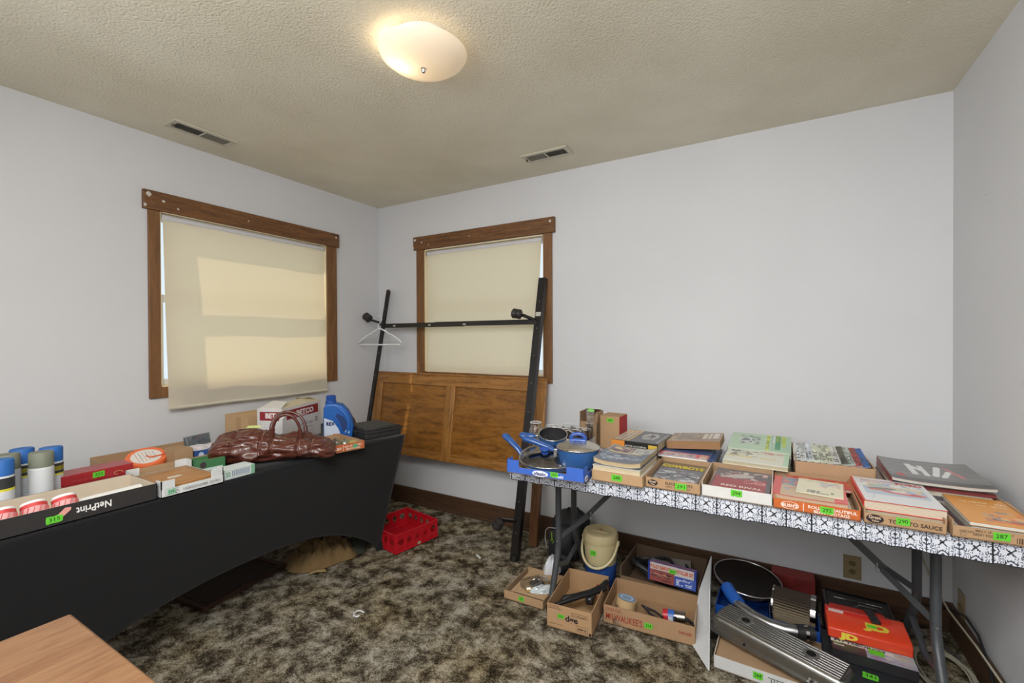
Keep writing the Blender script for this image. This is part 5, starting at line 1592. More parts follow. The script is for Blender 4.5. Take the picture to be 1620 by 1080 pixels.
# ---- orange tray with small goods
ot, ow = tray('cardboard_tray', 'small orange-fronted tray of wrapped odds and ends at the far end of the left table', (.955, -1.275), (1.000, -1.062), .27, .040, rgb(190, 100, 50), CARDI, ZL, cat='box')
g = G()
g.text("BUSH'S", (.050, -.0008, .014), X_, Z_, .0125, WHT, width=.036, bold=.04); g.box(.096, .098, -.0008, 0, .006, .035, WHT)
g.text('ROLL IN BEAUTIFUL', (.104, -.0008, .022), X_, Z_, .009, WHT, width=.10, bold=.02); g.text('BEAN FOOTAGE', (.112, -.0008, .008), X_, Z_, .009, WHT, width=.08, bold=.02)
g.build('printed_text', M['paper'], ot)
price_tag(ot, (.148, 0, .012), X_, Z_, .028, .020, '318', 25, rgb(120, 180, 130))
for k, (x, y, r, c, lab) in enumerate(((.905, -1.240, .020, rgb(168, 160, 150), 'cellophane-wrapped grey trinket at the left of the orange tray'), (.915, -1.190, .022, rgb(150, 70, 70), 'cellophane-wrapped dark red trinket in the orange tray'),
                                 (.880, -1.150, .022, rgb(86, 110, 84), 'green wrapped trinket in the middle of the orange tray'), (.900, -1.110, .018, rgb(196, 196, 190), 'white wrapped trinket at the right of the orange tray'),
                                 (.830, -1.175, .024, rgb(176, 172, 164), 'pale wrapped trinket at the back of the orange tray'))):
    T_ = thing('wrapped_trinket', lab, 'trinket', (x, y, ZL + .008), k * 1.1)
    g = G(); g.sheet(lambda u, v: lump(u, v, r * .8, r * .7, r * 1.2, k), 24, 10, c); g.build('trinket', M['gloss'], T_, smooth=60)
    g = G(); g.sheet(lambda u, v: tuple(Vector(lump(u, v, r * 1.5, r * 1.3, r * 1.9, k + 9))), 26, 10); g.build('wrapper', M['poly'], T_, smooth=30)
T_ = thing('cardboard_card', 'yellowish card lying at the right of the orange tray', 'card', (.885, -1.075, ZL + .024), .4)
g = G(); g.box(-.05, .05, -.025, .025, 0, .003, rgb(196, 176, 110)); g.box(-.045, .01, -.02, .02, .003, .0034, rgb(120, 140, 90)); g.build('card', M['paper'], T_)

# ---- black case at the far end
CS = thing('plastic_case', 'worn black plastic case, ridged lid, at the far end of the left table', 'case', (.770, -.795, ZL), math.radians(-12))
KB_ = rgb(40, 39, 39)
g = G(); g.box(-.14, .125, -.115, .125, 0, .036, KB_); g.build('case_base', M['matte_plastic'], CS, bevel=.008)
g = G(); g.box(-.146, .131, -.121, .131, .034, .046, KB_); g.box(-.135, .120, -.110, .120, .046, .058, KB_); g.box(-.12, .105, -.095, .105, .056, .062, rgb(58, 57, 54)); g.build('lid', M['matte_plastic'], CS, bevel=.006)
g = G(); g.box(-.03, .03, -.130, -.120, .024, .044, rgb(30, 30, 30)); g.build('latch', M['matte_plastic'], CS, bevel=.002)
T_ = thing('leather_pouch', 'small dark brown leather pouch between the blue jug and the black case', 'pouch', (.46, -.745, ZL), .5)
g = G(); g.sheet(lambda u, v: lump(u, v, .075, .055, .105, 3.3), 40, 16, rgb(62, 34, 28)); g.build('pouch', M['leather'], T_, smooth=80)

# ================================================================ under the left table
def heap(name, label, cx, cy, rx_, ry_, h, rot, c, seed):
    T_ = thing(name, label, 'cloth', (cx, cy, .002), rot)
    def fn(u, v):
        a = u * 2 * PI; r = v
        q = 1 + .28 * noise.noise(Vector((math.cos(a) * 1.3 + seed, math.sin(a) * 1.3, 0)))
        x, y = rx_ * r * q * math.cos(a), ry_ * r * q * math.sin(a)
        f = noise.ridged_multi_fractal(Vector((x * 5 + seed, y * 13, seed)), .8, 2.2, 4, 1, 2)
        z = h * (1 - r ** 2.6) * (.35 + .55 * f) + .010 * (1 - r) + .004
        return (x, y, max(z, .001))
    g = G(); g.sheet(fn, 120, 40, c); g.build('cloth', M['cloth'], T_, smooth=80)
    return T_


heap('canvas_cloth', 'crumpled khaki canvas heap on the carpet under the black-covered table', .53, -.98, .15, .21, .095, -.5, rgb(118, 94, 58), 3)
heap('canvas_cloth', 'dark green crumpled cloth beside the khaki heap under the left table', .56, -.80, .12, .12, .035, .3, rgb(48, 52, 40), 8)
T_ = thing('canvas_strap', 'pale canvas strap end poking out of the khaki heap', 'strap', (.655, -1.10, .005), .9)
g = G(); g.sheet(lambda u, v: ((u - .5) * .09, (v - .5) * .035, .004 + .008 * math.sin(u * PI)), 10, 4, rgb(170, 142, 96)); ob_ = g.build('strap', M['cloth'], T_, smooth=60)
ob_.modifiers.new('s', 'SOLIDIFY').thickness = .002
T_ = thing('picture_frame', 'dark wooden frame lying flat in the shadow under the left table', 'frame', (.30, -1.40, .003), .12)
g = G()
g.box(-.17, .17, -.24, -.21, 0, .02, rgb(60, 38, 26)); g.box(-.17, .17, .21, .24, 0, .02, rgb(60, 38, 26)); g.box(-.17, -.14, -.21, .21, 0, .02, rgb(60, 38, 26)); g.box(.14, .17, -.21, .21, 0, .02, rgb(60, 38, 26))
g.build('frame', M['plastic'], T_, bevel=.003)
g = G(); g.box(-.14, .14, -.21, .21, 0, .008, rgb(50, 40, 34)); g.build('backing', M['card'], T_)

# red crate
CR = thing('plastic_crate', 'bright red plastic crate with cut-out sides on the carpet beside the black cover', 'crate', (.888, -.722, .004), math.atan2(.33, .058))
RC = rgb(182, 20, 34); cw, cd, ch = .335, .335, .112


def crate_wall(O, U, w, name='side_wall'):
    O, U = Vector(O), Vector(U)
    nu, nv = 84, 28
    holes = []
    for cx_ in (.12, .31, .50, .69, .88):
        holes.append((cx_, .58, .070 if cx_ in (.12, .88) else .050, .20))
    g = G()
    for j in range(nv):
        for i in range(nu):
            u, v = (i + .5) / nu, (j + .5) / nv
            if any((abs(u - a) / rx_) ** 1.4 + (abs(v - b) / ry_) ** 1.4 < 1 for a, b, rx_, ry_ in holes): continue
            p = [O + U * w * ((i + a) / nu) + Vector((0, 0, ch * (j + b) / nv)) for a, b in ((0, 0), (1, 0), (1, 1), (0, 1))]
            g.add(p, [(0, 1, 2, 3)], RC)
    # rims and ribs
    n = Vector((U.y, -U.x, 0))
    for z, r in ((ch, .0045), (.004, .0045), (ch * .22, .003)): g.tube([O + Vector((0, 0, z)), O + U * w + Vector((0, 0, z))], r, 8, col=RC)
    for k in (0.02, .215, .405, .595, .785, .98): g.tube([O + U * w * k + n * .002, O + U * w * k + n * .002 + Vector((0, 0, ch))], .0026, 6, col=RC)
    o = g.build(name, M['plastic'], CR, weld=True)
    s_ = o.modifiers.new('s', 'SOLIDIFY'); s_.thickness = .002; s_.offset = 0
    return o


crate_wall((0, 0, 0), X_, cw); crate_wall((cw, 0, 0), Y_, cd); crate_wall((cw, cd, 0), (-1, 0, 0), cw); crate_wall((0, cd, 0), (0, -1, 0), cd)
g = G(); g.box(0, cw, 0, cd, .002, .005, rgb(186, 22, 36))
R_ = random.Random(5)
for k in range(130):
    a = R_.uniform(0, PI); L = R_.uniform(.008, .02); x, y = R_.uniform(.02, cw - .02), R_.uniform(.02, cd - .02)
    g.bar((x - L * math.cos(a), y - L * math.sin(a), .0055), (x + L * math.cos(a), y + L * math.sin(a), .0055), .002, .001, (0, 0, 1), rgb(140, 16, 28))
g.build('crate_floor', M['plastic'], CR)
g = G(); g.box(.165, .19, -.006, -.004, .008, .022, rgb(160, 170, 130)); g.build('price_tag', M['paper'], CR)
# clips
T_ = thing('plastic_clip', 'small white curled plastic clip in the middle of the carpet', 'clip', (1.166, -1.262, .010), .6)
g = G(); g.tube([(.032, .006, 0), (.010, .020, .002), (-.006, .016, .004), (-.014, 0, .004), (-.010, -.020, .002), (.006, -.026, 0), (.014, -.018, .002)], .0036, 8, col=rgb(222, 222, 224)); g.build('clip', M['plastic'], T_, smooth=60)
T_ = thing('plastic_clip', 'tiny straight white plastic piece on the carpet near the bed frame foot', 'clip', (1.355, -.503, .008), -.5)
g = G(); g.box(-.024, .024, -.006, .006, 0, .006, rgb(216, 216, 214)); g.build('clip', M['plastic'], T_, bevel=.001)
# ================================================================ under the right table
tb, _ = tray('cardboard_box', 'low flat brown box with bagged parts at the left front of the floor row', (1.708, -.790), (1.928, -.785), .27, .042, CARD, CARDI, .004)
price_tag(tb, (.085, 0, .012), X_, Z_, .030, .020, '335', 31)
g = G(); g.box(.035, .218, .01, .26, .042, .044, rgb(180, 148, 112)); g.build('lid_flap', M['card'], tb)
def bag(label, cx, cy, z, sx, sy, sz, c, seed, inner=None, name='plastic_bag'):
    T_ = thing(name, label, 'plastic bag', (cx, cy, z), seed)
    if inner:
        for k, (dx, dy, r, ic) in enumerate(inner):
            g = G(); g.sheet(lambda u, v: tuple(Vector(lump(u, v, r, r * .8, r * .35, k + seed)) + Vector((dx, dy, .001))), 24, 8, ic); g.build('contents', M['gloss'], T_, smooth=60)
    g = G(); g.sheet(lambda u, v: lump(u, v, sx, sy, sz, seed), 60, 20, c); g.build('film', M['poly'] if c is None or inner else M['gloss'], T_, smooth=40)
bag('clear plastic bag with a dark brown round part and yellow labels in the flat box', 1.835, -.68, .050, .085, .075, .030, (.8, .8, .8), 1.0,
    [(.01, .01, .040, rgb(74, 64, 58)), (-.045, -.025, .026, rgb(190, 160, 80)), (-.02, -.048, .020, rgb(50, 48, 46)), (.045, -.04, .018, rgb(196, 190, 170))])
bag('white and teal plastic packet at the right of the flat box', 1.885, -.70, .048, .034, .070, .022, rgb(196, 204, 206), 2.4)
bag('crumpled white plastic packet behind the flat box against the black backpack', 1.850, -.510, .05, .05, .04, .075, rgb(206, 208, 212), 4.1)

ed, edw = tray('cardboard_box', 'tall brown box printed edge with black pipes inside, on the floor', (1.996, -.884), (2.206, -.864), .345, .108, rgb(178, 142, 104), rgb(170, 136, 98), .004)
g = G()
g.text('dge', (.088, -.0006, .046), X_, Z_, .026, rgb(36, 34, 40), width=.060, bold=.03)
g.text('SMOKED', (.008, -.0006, .098), X_, Z_, .007, rgb(110, 60, 40), width=.05); g.text('SAUSAGE', (.008, -.0006, .088), X_, Z_, .007, rgb(90, 60, 44), width=.06)
for (x0, x1, z0, z1) in ((.118, .190, .072, .088), (.138, .192, .012, .036)):
    g.box(x0, x1, -.0005, 0, z0, z0 + .001, rgb(60, 44, 36)); g.box(x0, x1, -.0005, 0, z1, z1 + .001, rgb(60, 44, 36)); g.box(x0, x0 + .001, -.0005, 0, z0, z1, rgb(60, 44, 36)); g.box(x1, x1 + .001, -.0005, 0, z0, z1, rgb(60, 44, 36))
g.text('CC.UM 42000', (.122, -.0006, .076), X_, Z_, .007, rgb(60, 44, 36), width=.064); g.text('8098-Q', (.146, -.0006, .020), X_, Z_, .008, rgb(50, 40, 34), width=.04, bold=.02)
g.text('ZIPPER LOCK', (.01, -.0006, .018), X_, Z_, .006, rgb(90, 66, 50), width=.07); g.box(.198, .208, -.0005, 0, .004, .016, rgb(40, 34, 32))
g.build('printed_text', M['paper'], ed)
price_tag(ed, (.052, 0, .052), X_, Z_, .032, .018, '332', 32)
T_ = thing('radiator_hose', 'bent black rubber hose looping inside the tall brown box', 'hose', (2.10, -.70, .012), 0)
g = G(); g.tube([(-.075, -.12, .01), (-.080, -.10, .05), (-.065, -.07, .075), (-.02, -.03, .078), (.03, .02, .085), (.07, .06, .10), (.085, .11, .108)], .0125, 14, col=rgb(24, 24, 25)); g.build('hose', M['rubber'], T_, smooth=60)
T_ = thing('pipe_wrench', 'straight black tool handle lying across the tall brown box', 'tool', (2.115, -.74, .090), 0)
g = G(); g.tube([(-.095, -.10, -.005), (-.03, -.03, .010), (.06, .085, .018), (.078, .11, .020)], [.009, .012, .014, .012], 12, col=rgb(20, 20, 22)); g.build('tool_handle', M['rubber'], T_, smooth=60)
g = G(); g.bar((.030, -.005, .0), (.030, .05, -.005), .030, .016, (0, 0, 1), rgb(150, 150, 150)); g.cyl((.03, .02, -.02), (.03, .02, .012), .02, 16, col=rgb(130, 130, 132)); g.build('tool_head', M['metal'], T_, smooth=40)
for k, (c, x, lab) in enumerate(((rgb(196, 50, 54), .035, 'red pen standing in the tall brown box'), (rgb(120, 190, 160), .062, 'green toothbrush-like stick standing in the tall brown box'))):
    T_ = thing('pen', lab, 'pen', (2.115 + x - .02, -.60, .03), 0, None, .35, .25)
    g = G(); g.tube([(0, 0, 0), (0, 0, .10)], .0035, 8, col=c); g.build('barrel', M['plastic'], T_, smooth=60)
T_ = thing('scrap_lump', 'dark plastic lump in the bottom of the tall brown box', 'part', (2.09, -.80, .010), .4)
g = G(); g.sheet(lambda u, v: lump(u, v, .05, .045, .045, 7.7), 30, 12, rgb(58, 54, 50)); g.build('lump', M['metal'], T_, smooth=40)

ml, mw = tray('cardboard_box', 'wide brown pickle box with red print holding tape and hand tools, on the floor', (2.214, -.728), (2.612, -.698), .262, .084, rgb(168, 134, 100), rgb(160, 128, 94), .004)
RP = rgb(150, 50, 40)
g = G(); g.text('12/32 OZ.', (.012, -.0006, .062), X_, Z_, .014, RP, width=.072, bold=.008); g.text("MILWAUKEE'S.", (.012, -.0006, .022), X_, Z_, .030, RP, width=.170, bold=.012)
g.text('54100', (.332, -.0006, .040), X_, Z_, .013, RP, width=.052, bold=.015); g.build('printed_text', M['paper'], ml)
price_tag(ml, (.186, 0, .026), X_, Z_, .036, .024, '334', 33)
T_ = thing('tape_roll', 'thick roll of masking tape with a blue label in the wide pickle box', 'roll', (2.292, -.640, .050), 0, None, -.18, .12)
g = G(); g.lathe([(.020, 0), (.046, 0), (.046, .044), (.020, .044)], n=36, col=rgb(190, 160, 116)); g.build('tape', M['paper'], T_, smooth=40)
g = G(); g.lathe([(.016, .0445), (.040, .0450)], n=36, col=rgb(110, 150, 190)); g.lathe([(.022, .0455), (.030, .0455)], n=36, col=rgb(206, 214, 220)); g.lathe([(.001, .046), (.016, .046)], n=30, col=rgb(140, 170, 196)); g.build('label_disc', M['paper'], T_)
T_ = thing('hose_clamp_pack', 'clear tub of metal clamps with a red and blue label in the wide pickle box', 'pack', (2.462, -.610, .050), .1, None, 0, PI / 2 - .1)
g = G(); g.lathe([(.001, 0), (.026, 0), (.026, .050), (.001, .050)], n=28, col=rgb(60, 96, 160)); g.lathe([(.0264, .0), (.0264, .022)], n=28, col=rgb(190, 40, 48)); g.lathe([(.0264, .022), (.0264, .050)], n=28, col=rgb(56, 100, 176)); g.box(-.012, .012, -.0275, -.0262, .024, .044, rgb(200, 206, 216))
g.build('label', M['gloss'], T_, smooth=40)
g = G(); g.lathe([(.024, .050), (.024, .095), (.001, .096)], n=28, col=rgb(170, 160, 150)); g.build('metal_can', M['metal'], T_, smooth=40)
for k, (a, b, lab) in enumerate((((2.36, -.60, .06), (2.46, -.66, .05), 'black-handled pliers lying behind the tape roll'), ((2.38, -.655, .035), (2.55, -.685, .03), 'long-nosed pliers at the front of the wide pickle box'))):
    T_ = thing('pliers', lab, 'pliers', a, math.atan2(b[1] - a[1], b[0] - a[0]))
    L = math.hypot(b[0] - a[0], b[1] - a[1])
    for s_ in (-1, 1):
        g = G(); g.tube([(0, s_ * .002, 0), (L * .3, s_ * .004, 0), (L * .55, s_ * .016, 0), (L, s_ * .012, 0)], [.003, .006, .006, .005], 10, col=rgb(40, 38, 38) if k == 0 else rgb(110, 112, 116)); g.build('handle', M['rubber'] if k == 0 else M['metal'], T_, smooth=60)
    g = G(); g.cyl((L * .3, 0, -.006), (L * .3, 0, .006), .009, 14, col=rgb(120, 120, 122)); g.build('pivot', M['metal'], T_, smooth=40)
T_ = thing('wire_loop', 'thick black coiled cable at the right end of the wide pickle box', 'cable', (2.560, -.640, .040), 0)
g = G()
g.tube([(.040 * math.cos(a) * (1 + .06 * math.sin(3 * a)) - .005, .038 * math.sin(a), .012 + .012 * math.sin(a * .45)) for a in [2 * PI * k / 28 * 2.6 for k in range(29)]], .0048, 8, col=rgb(26, 25, 26)); g.build('cable', M['rubber'], T_, smooth=60)
T_ = thing('chrome_wrench', 'chrome socket wrench with a red end at the front of the wide pickle box', 'wrench', (2.46, -.682, .036), -.15)
g = G(); g.tube([(0, 0, .004), (.045, .0, .006), (.07, 0, .004)], [.008, .012, .008], 12, col=rgb(190, 190, 194)); g.build('shank', M['chrome'], T_, smooth=50)
g = G(); g.tube([(-.014, 0, .004), (.002, 0, .004)], .011, 12, col=rgb(180, 50, 50)); g.build('end', M['plastic'], T_, smooth=50)
bag('crumpled clear bag of white pieces at the left end of the wide pickle box', 2.262, -.690, .012, .045, .026, .055, (.8, .8, .82), 5.2, [(0, 0, .026, rgb(200, 202, 206))])

# belt box behind, its side flap hanging out
bb_, _ = tray('cardboard_box', 'dark brown box of drive belts at the back of the floor row, near the wall', (2.205, -.425), (2.590, -.430), .30, .080, rgb(120, 94, 70), rgb(96, 76, 58), .004, hb=.13, hs=.125)
g = G(); F_ = [(2.598, -.690, .010), (2.682, -.822, .006), (2.655, -.560, .200), (2.628, -.240, .205), (2.598, -.440, .120)]
FV = [Vector(p) for p in F_]; off = Vector((-.004, -.001, 0))
g.add(FV + [p + off for p in FV], [(0, 1, 2, 3, 4), (9, 8, 7, 6, 5)] + [(i, (i + 1) % 5, 5 + (i + 1) % 5, 5 + i) for i in range(5)], rgb(196, 196, 196))
o_ = g.build('side_flap', M['card'], bb_); o_.matrix_parent_inverse = (Matrix.Translation(bb_.location) @ Matrix.Rotation(bb_.rotation_euler[2], 4, 'Z')).inverted()
for k, (x, y, z, r1, r2, lab) in enumerate(((2.335, -.27, .10, .105, .085, 'ribbed black drive belt curled at the left of the belt box'), (2.385, -.25, .075, .13, .095, 'long black drive belt lying under the other in the belt box'))):
    T_ = thing('drive_belt', lab, 'belt', (x, y, z), .3 * k, None, .1, .05)
    g = G(); g.tube([(r1 * math.cos(a), r2 * math.sin(a) * (1 + .15 * math.cos(2 * a)), .022 * math.sin(2 * a + k)) for a in [2 * PI * j / 40 for j in range(40)]], .0095, 8, True, col=rgb(26, 25, 26), flat=1.5); g.build('belt', M['rubber'], T_, smooth=60)
T_ = thing('paper_sack', 'grey paper sleeve inside the belt box beside the belts', 'sleeve', (2.42, -.20, .10), .2, None, .5)
g = G(); g.box(-.10, .10, -.03, .03, 0, .004, rgb(110, 104, 98)); g.build('sleeve', M['paper'], T_)
PL = thing('tool_set_box', 'blue and orange pulley remover kit box standing tilted in the belt box', 'box', (2.345, -.418, .098), -.03, None, math.radians(-8))
g = G(); w_, d_, h_ = .232, .040, .088
g.box(0, w_, 0, d_, 0, h_, rgb(52, 66, 150))
cv = Cv(w_, h_, .0025, rgb(196, 186, 180)); cv.rect(0, 0, .04, 1, rgb(40, 60, 140)).rect(.96, 0, 1, 1, rgb(40, 60, 140)).rect(.56, 0, 1, .55, rgb(60, 84, 160)).rect(.04, .0, .56, .62, rgb(140, 74, 70)).blobs(.06, .1, .5, .5, [rgb(70, 50, 50), rgb(180, 120, 100), rgb(100, 60, 60)], 16, 51, .07).lines(.6, .08, .93, .5, 5, rgb(196, 204, 220))
g.art(cv, (0, 0, 0), (w_, 0, 0), (0, 0, h_))
g.text('PULLEY REMOVER & INSTALLER SET', (.012, -.0010, h_ * .70), X_, Z_, .016, rgb(196, 92, 60), width=w_ - .024, bold=.04, lift=.0004)
g.text('PULLEY REMOVER & INSTALLER SET', (.008, .012, h_ + .0006), X_, Y_, .016, rgb(206, 110, 84), width=w_ - .016, bold=.04, lift=.0004)
g.build('carton', M['gloss'], PL)
price_tag(PL, (.105, -.001, h_ * .62), X_, Z_, .034, .020, '331', 34)

# cooler jug
CO = thing('water_cooler', 'cream and blue round water cooler jug with a carry handle on the floor', 'cooler', (2.083, -.385, .004), 0, None)
CO.scale = (.93, .93, .96)
CRM = rgb(196, 182, 140)
g = G(); g.lathe([(.001, 0), (.082, 0), (.086, .006), (.093, .118), (.001, .118)], n=48, col=rgb(34, 72, 140)); g.build('blue_base', M['matte_plastic'], CO, smooth=40)
g = G(); g.lathe([(.001, .112), (.084, .112), (.090, .120), (.096, .215), (.096, .236), (.001, .236)], n=48, col=CRM); g.build('body', M['matte_plastic'], CO, smooth=40)
g = G(); g.lathe([(.001, .236), (.099, .236), (.101, .242), (.101, .272), (.094, .286), (.080, .289), (.078, .283), (.001, .284)], n=48, col=rgb(200, 184, 140)); g.box(-.05, .05, -.018, .018, .282, .289, rgb(196, 180, 136)); g.box(-.008, .012, -.008, .008, .289, .294, rgb(150, 110, 90)); g.build('lid', M['matte_plastic'], CO, smooth=40, bevel=0)
g = G(); g.tube([(.104 * math.cos(a), -.055 * 0 - .112 * abs(math.sin(a)) ** .8, .236 - .118 * abs(math.sin(a)) ** .85) for a in [PI * k / 24 for k in range(25)]], .0075, 12, col=rgb(200, 186, 146)); g.build('handle', M['plastic'], CO, smooth=60)
for s_ in (-1, 1):
    g = G(); g.cyl((s_ * .092, 0, .236), (s_ * .112, 0, .236), .013, 16, col=CRM); g.build('handle_pivot', M['plastic'], CO, smooth=40)
price_tag(CO, (-.030, -.0935, .176), X_, Z_, .036, .030, '333', 35)

# backpack
BP = thing('backpack', 'black nylon backpack with pale piping slumped behind the left table leg', 'backpack', (1.800, -.190, .004), .1)
g = G()
def bpk(u, v):
    a = u * 2 * PI
    q = lambda c, p: math.copysign(abs(c) ** p, c)
    z = .27 * v
    k = (1 - max(0, (v - .75) / .25) ** 2 * .75) * (.9 + .14 * math.sin(v * 3))
    n_ = .014 * noise.noise(Vector((math.cos(a) * 2, math.sin(a) * 2, v * 5)))
    return ((.108 * k + n_) * q(math.cos(a), .7) + .03 * v, (.085 * k + n_) * q(math.sin(a), .7) + .02 * v, z + .01 * noise.noise(Vector((math.cos(a) * 1.5, v * 3, 9))))
g.sheet(bpk, 64, 30, rgb(30, 30, 32)); g.add([bpk(j / 32, 1.0) for j in range(32)], [tuple(range(32))], rgb(30, 30, 32)); g.build('pack_body', M['blk'], BP, smooth=70, weld=True)
g = G(); g.sheet(lambda u, v: (-.085 + .15 * u, -.098 - .030 * math.sin(v * PI) * math.sin(u * PI) ** .5, .02 + .15 * v), 16, 14, rgb(34, 34, 36)); g.build('front_pocket', M['blk'], BP, smooth=70)
g = G(); g.tube([(-.095, -.100, .06), (-.108, -.096, .12), (-.104, -.094, .165), (-.085, -.098, .185), (-.03, -.100, .19)], .0022, 6, col=rgb(190, 190, 190)); g.build('piping', M['plastic'], BP, smooth=60)
g = G(); g.tube([(-.055, -.125, .17), (-.050, -.135, .14), (-.040, -.132, .12), (-.05, -.130, .11)], .0026, 6, col=rgb(130, 170, 40)); g.tube([(-.048, -.134, .14), (-.06, -.13, .12)], .0022, 6, col=rgb(130, 170, 40)); g.build('zip_cord', M['cloth'], BP, smooth=60)
g = G(); g.tube([(.02, -.05, .27), (.03, -.06, .31), (.08, -.04, .31), (.10, -.02, .26)], .007, 8, col=rgb(24, 24, 26), flat=.5); g.build('strap', M['blk'], BP, smooth=60)
T_ = thing('black_cloth', 'crumpled black fabric on the floor in front of the backpack', 'cloth', (1.845, -.400, .003), .3)
g = G(); g.sheet(lambda u, v: lump(u, v, .085, .075, .08, 6.1), 50, 16, rgb(28, 28, 30)); g.build('cloth', M['blk'], T_, smooth=80)

# valve cover box
vb, vw_ = tray('cardboard_box', 'low white-fronted brown box under the finned metal valve cover', (2.694, -.790), (3.085, -.806), .310, .052, rgb(200, 200, 198), CARDI, .004)
g = G(); g.box(.006, .385, .006, .304, .040, .043, rgb(164, 134, 102)); g.box(.19, .35, -.0008, 0, .006, .008, rgb(40, 40, 40)); g.box(.19, .35, -.0008, 0, .034, .036, rgb(40, 40, 40))
for k in range(14): g.box(.20 + k * .010, .203 + k * .010, -.0008, 0, .010, .032, rgb(60, 60, 62))
g.build('printed_text', M['card'], vb)
price_tag(vb, (.140, 0, .016), X_, Z_, .034, .026, '344', 36)
VC = thing('valve_cover', 'long finned aluminium engine valve cover resting on the white-fronted box', 'engine part', (2.918, -.690, .074), math.radians(-22), None, math.radians(3), math.radians(2))
AL = rgb(168, 166, 162); L2, W2 = .258, .074
g = G()
def vcr(k, z):   # rounded rectangle ring
    pts = []
    a_, b_ = L2 * k[0], W2 * k[1]; r = .028
    for cx_, cy_, a0 in ((a_ - r, b_ - r, 0), (-a_ + r, b_ - r, PI / 2), (-a_ + r, -b_ + r, PI), (a_ - r, -b_ + r, 1.5 * PI)):
        for j in range(7):
            a = a0 + PI / 2 * j / 6; pts.append(Vector((cx_ + r * math.cos(a), cy_ + r * math.sin(a), z)))
    return pts
g.ring([vcr((1.0, 1.0), 0), vcr((1.0, 1.0), .007), vcr((.955, .87), .010), vcr((.94, .84), .045), vcr((.91, .78), .060), vcr((.89, .73), .063)], cap=True, col=AL)
g.build('cover_shell', M['metal'], VC, smooth=40)
g = G(); g.box(-.224, .224, -.052, .052, .062, .0638, rgb(46, 44, 42)); g.build('groove_bed', M['rubber'], VC)
for i in range(8):
    y = -.049 + i * .014
    g = G(); g.bar((-.222, y, .067), (.222, y, .067), .0076, .008, (0, 0, 1), rgb(196, 194, 190)); g.build('fin', M['metal'], VC, bevel=.001)
for x in (-.125, .115):
    g = G(); g.lathe([(.016, .073), (.027, .073), (.029, .066), (.029, .06)], (x, .0, 0), 28, rgb(176, 174, 170)); g.lathe([(.016, .0735), (.016, .062)], (x, 0, 0), 28, rgb(60, 60, 60)); g.build('boss_ring', M['metal'], VC, smooth=40)
    g = G(); g.lathe([(.001, .0722), (.0165, .0722)], (x, 0, 0), 24, rgb(8, 8, 8)); g.build('oil_hole', M['rubber'], VC)
for x in (-.10, .14):
    g = G(); g.prism([(-.016, -.012), (.016, -.012), (.008, .010), (-.008, .010)], .004, .014, rgb(160, 158, 154), ax=((x, -W2 + .006, 0), X_, Y_, Z_)); g.cyl((x, -W2 + .004, .012), (x, -W2 + .004, .016), .006, 12, col=rgb(60, 60, 60)); g.build('bolt_lug', M['metal'], VC, smooth=30)

# blue tray with chrome air parts
bt, _ = tray('plastic_tray', 'bright blue tray of chrome air intake parts on the floor by the wall', (2.668, -.470), (3.075, -.478), .31, .085, rgb(30, 86, 176), rgb(24, 74, 160), .004, mat='plastic', t=.004)
AC = thing('air_cleaner', 'large round chrome-rimmed air cleaner lying on top of the blue tray', 'air cleaner', (2.790, -.315, .128), 0, None, math.radians(5), math.radians(5))
g = G(); g.lathe([(.001, 0), (.10, 0), (.128, .006), (.142, .020), (.148, .044), (.144, .050)], n=64, col=rgb(200, 200, 202)); g.build('chrome_pan', M['chrome'], AC, smooth=50)
g = G(); g.tube([(.146 * math.cos(a), .146 * math.sin(a), .048) for a in [2 * PI * k / 64 for k in range(64)]], .0035, 8, True, col=rgb(200, 200, 200)); g.build('rim', M['chrome'], AC, smooth=60)
g = G(); g.lathe([(.001, .036), (.120, .038), (.143, .044)], n=64, col=rgb(52, 46, 42)); g.build('inner_dish', M['metal'], AC, smooth=50)
g = G(); g.lathe([(.060, -.085), (.056, -.05), (.060, 0)], n=36, col=rgb(200, 200, 200)); g.build('neck', M['chrome'], AC, smooth=50)
g = G(); g.lathe([(.064, -.060), (.064, -.030)], (.0, 0, 0), 36, rgb(30, 84, 170)); g.build('blue_band', M['plastic'], AC, smooth=50)
T_ = thing('intake_pipe', 'curved bare aluminium intake pipe with a blue hose coupler, behind the valve cover', 'pipe', (0, 0, 0))
P_ = [(2.752, -.505, .140), (2.785, -.535, .138), (2.83, -.568, .132), (2.885, -.588, .126), (2.94, -.590, .124), (2.985, -.580, .124)]
g = G(); g.tube(P_, [.021, .022, .023, .0235, .024, .024], 20, col=rgb(190, 190, 190)); g.build('pipe', M['metal'], T_, smooth=60)
g = G(); g.tube([(2.715, -.425, .158), (2.732, -.462, .152), (2.768, -.512, .140)], .0285, 20, col=rgb(32, 88, 172)); g.build('blue_coupler', M['plastic'], T_, smooth=50)
g = G(); g.tube([(2.985, -.580, .124), (3.045, -.560, .124)], .0275, 20, col=rgb(34, 34, 36)); g.build('rubber_sleeve', M['rubber'], T_, smooth=50)
g = G(); g.tube([(3.010, -.572, .124), (3.022, -.568, .124)], .030, 20, col=rgb(200, 200, 200)); g.build('hose_clamp', M['chrome'], T_, smooth=50)
CF = thing('cone_filter', 'pleated brown air filter with chrome ends in the blue tray', 'air filter', (2.985, -.385, .118), -.12)
g = G()
def pleat(x):
    return [Vector((x, (.068 + (.004 if j % 2 else 0)) * math.cos(2 * PI * j / 80), (.068 + (.004 if j % 2 else 0)) * math.sin(2 * PI * j / 80))) for j in range(80)]
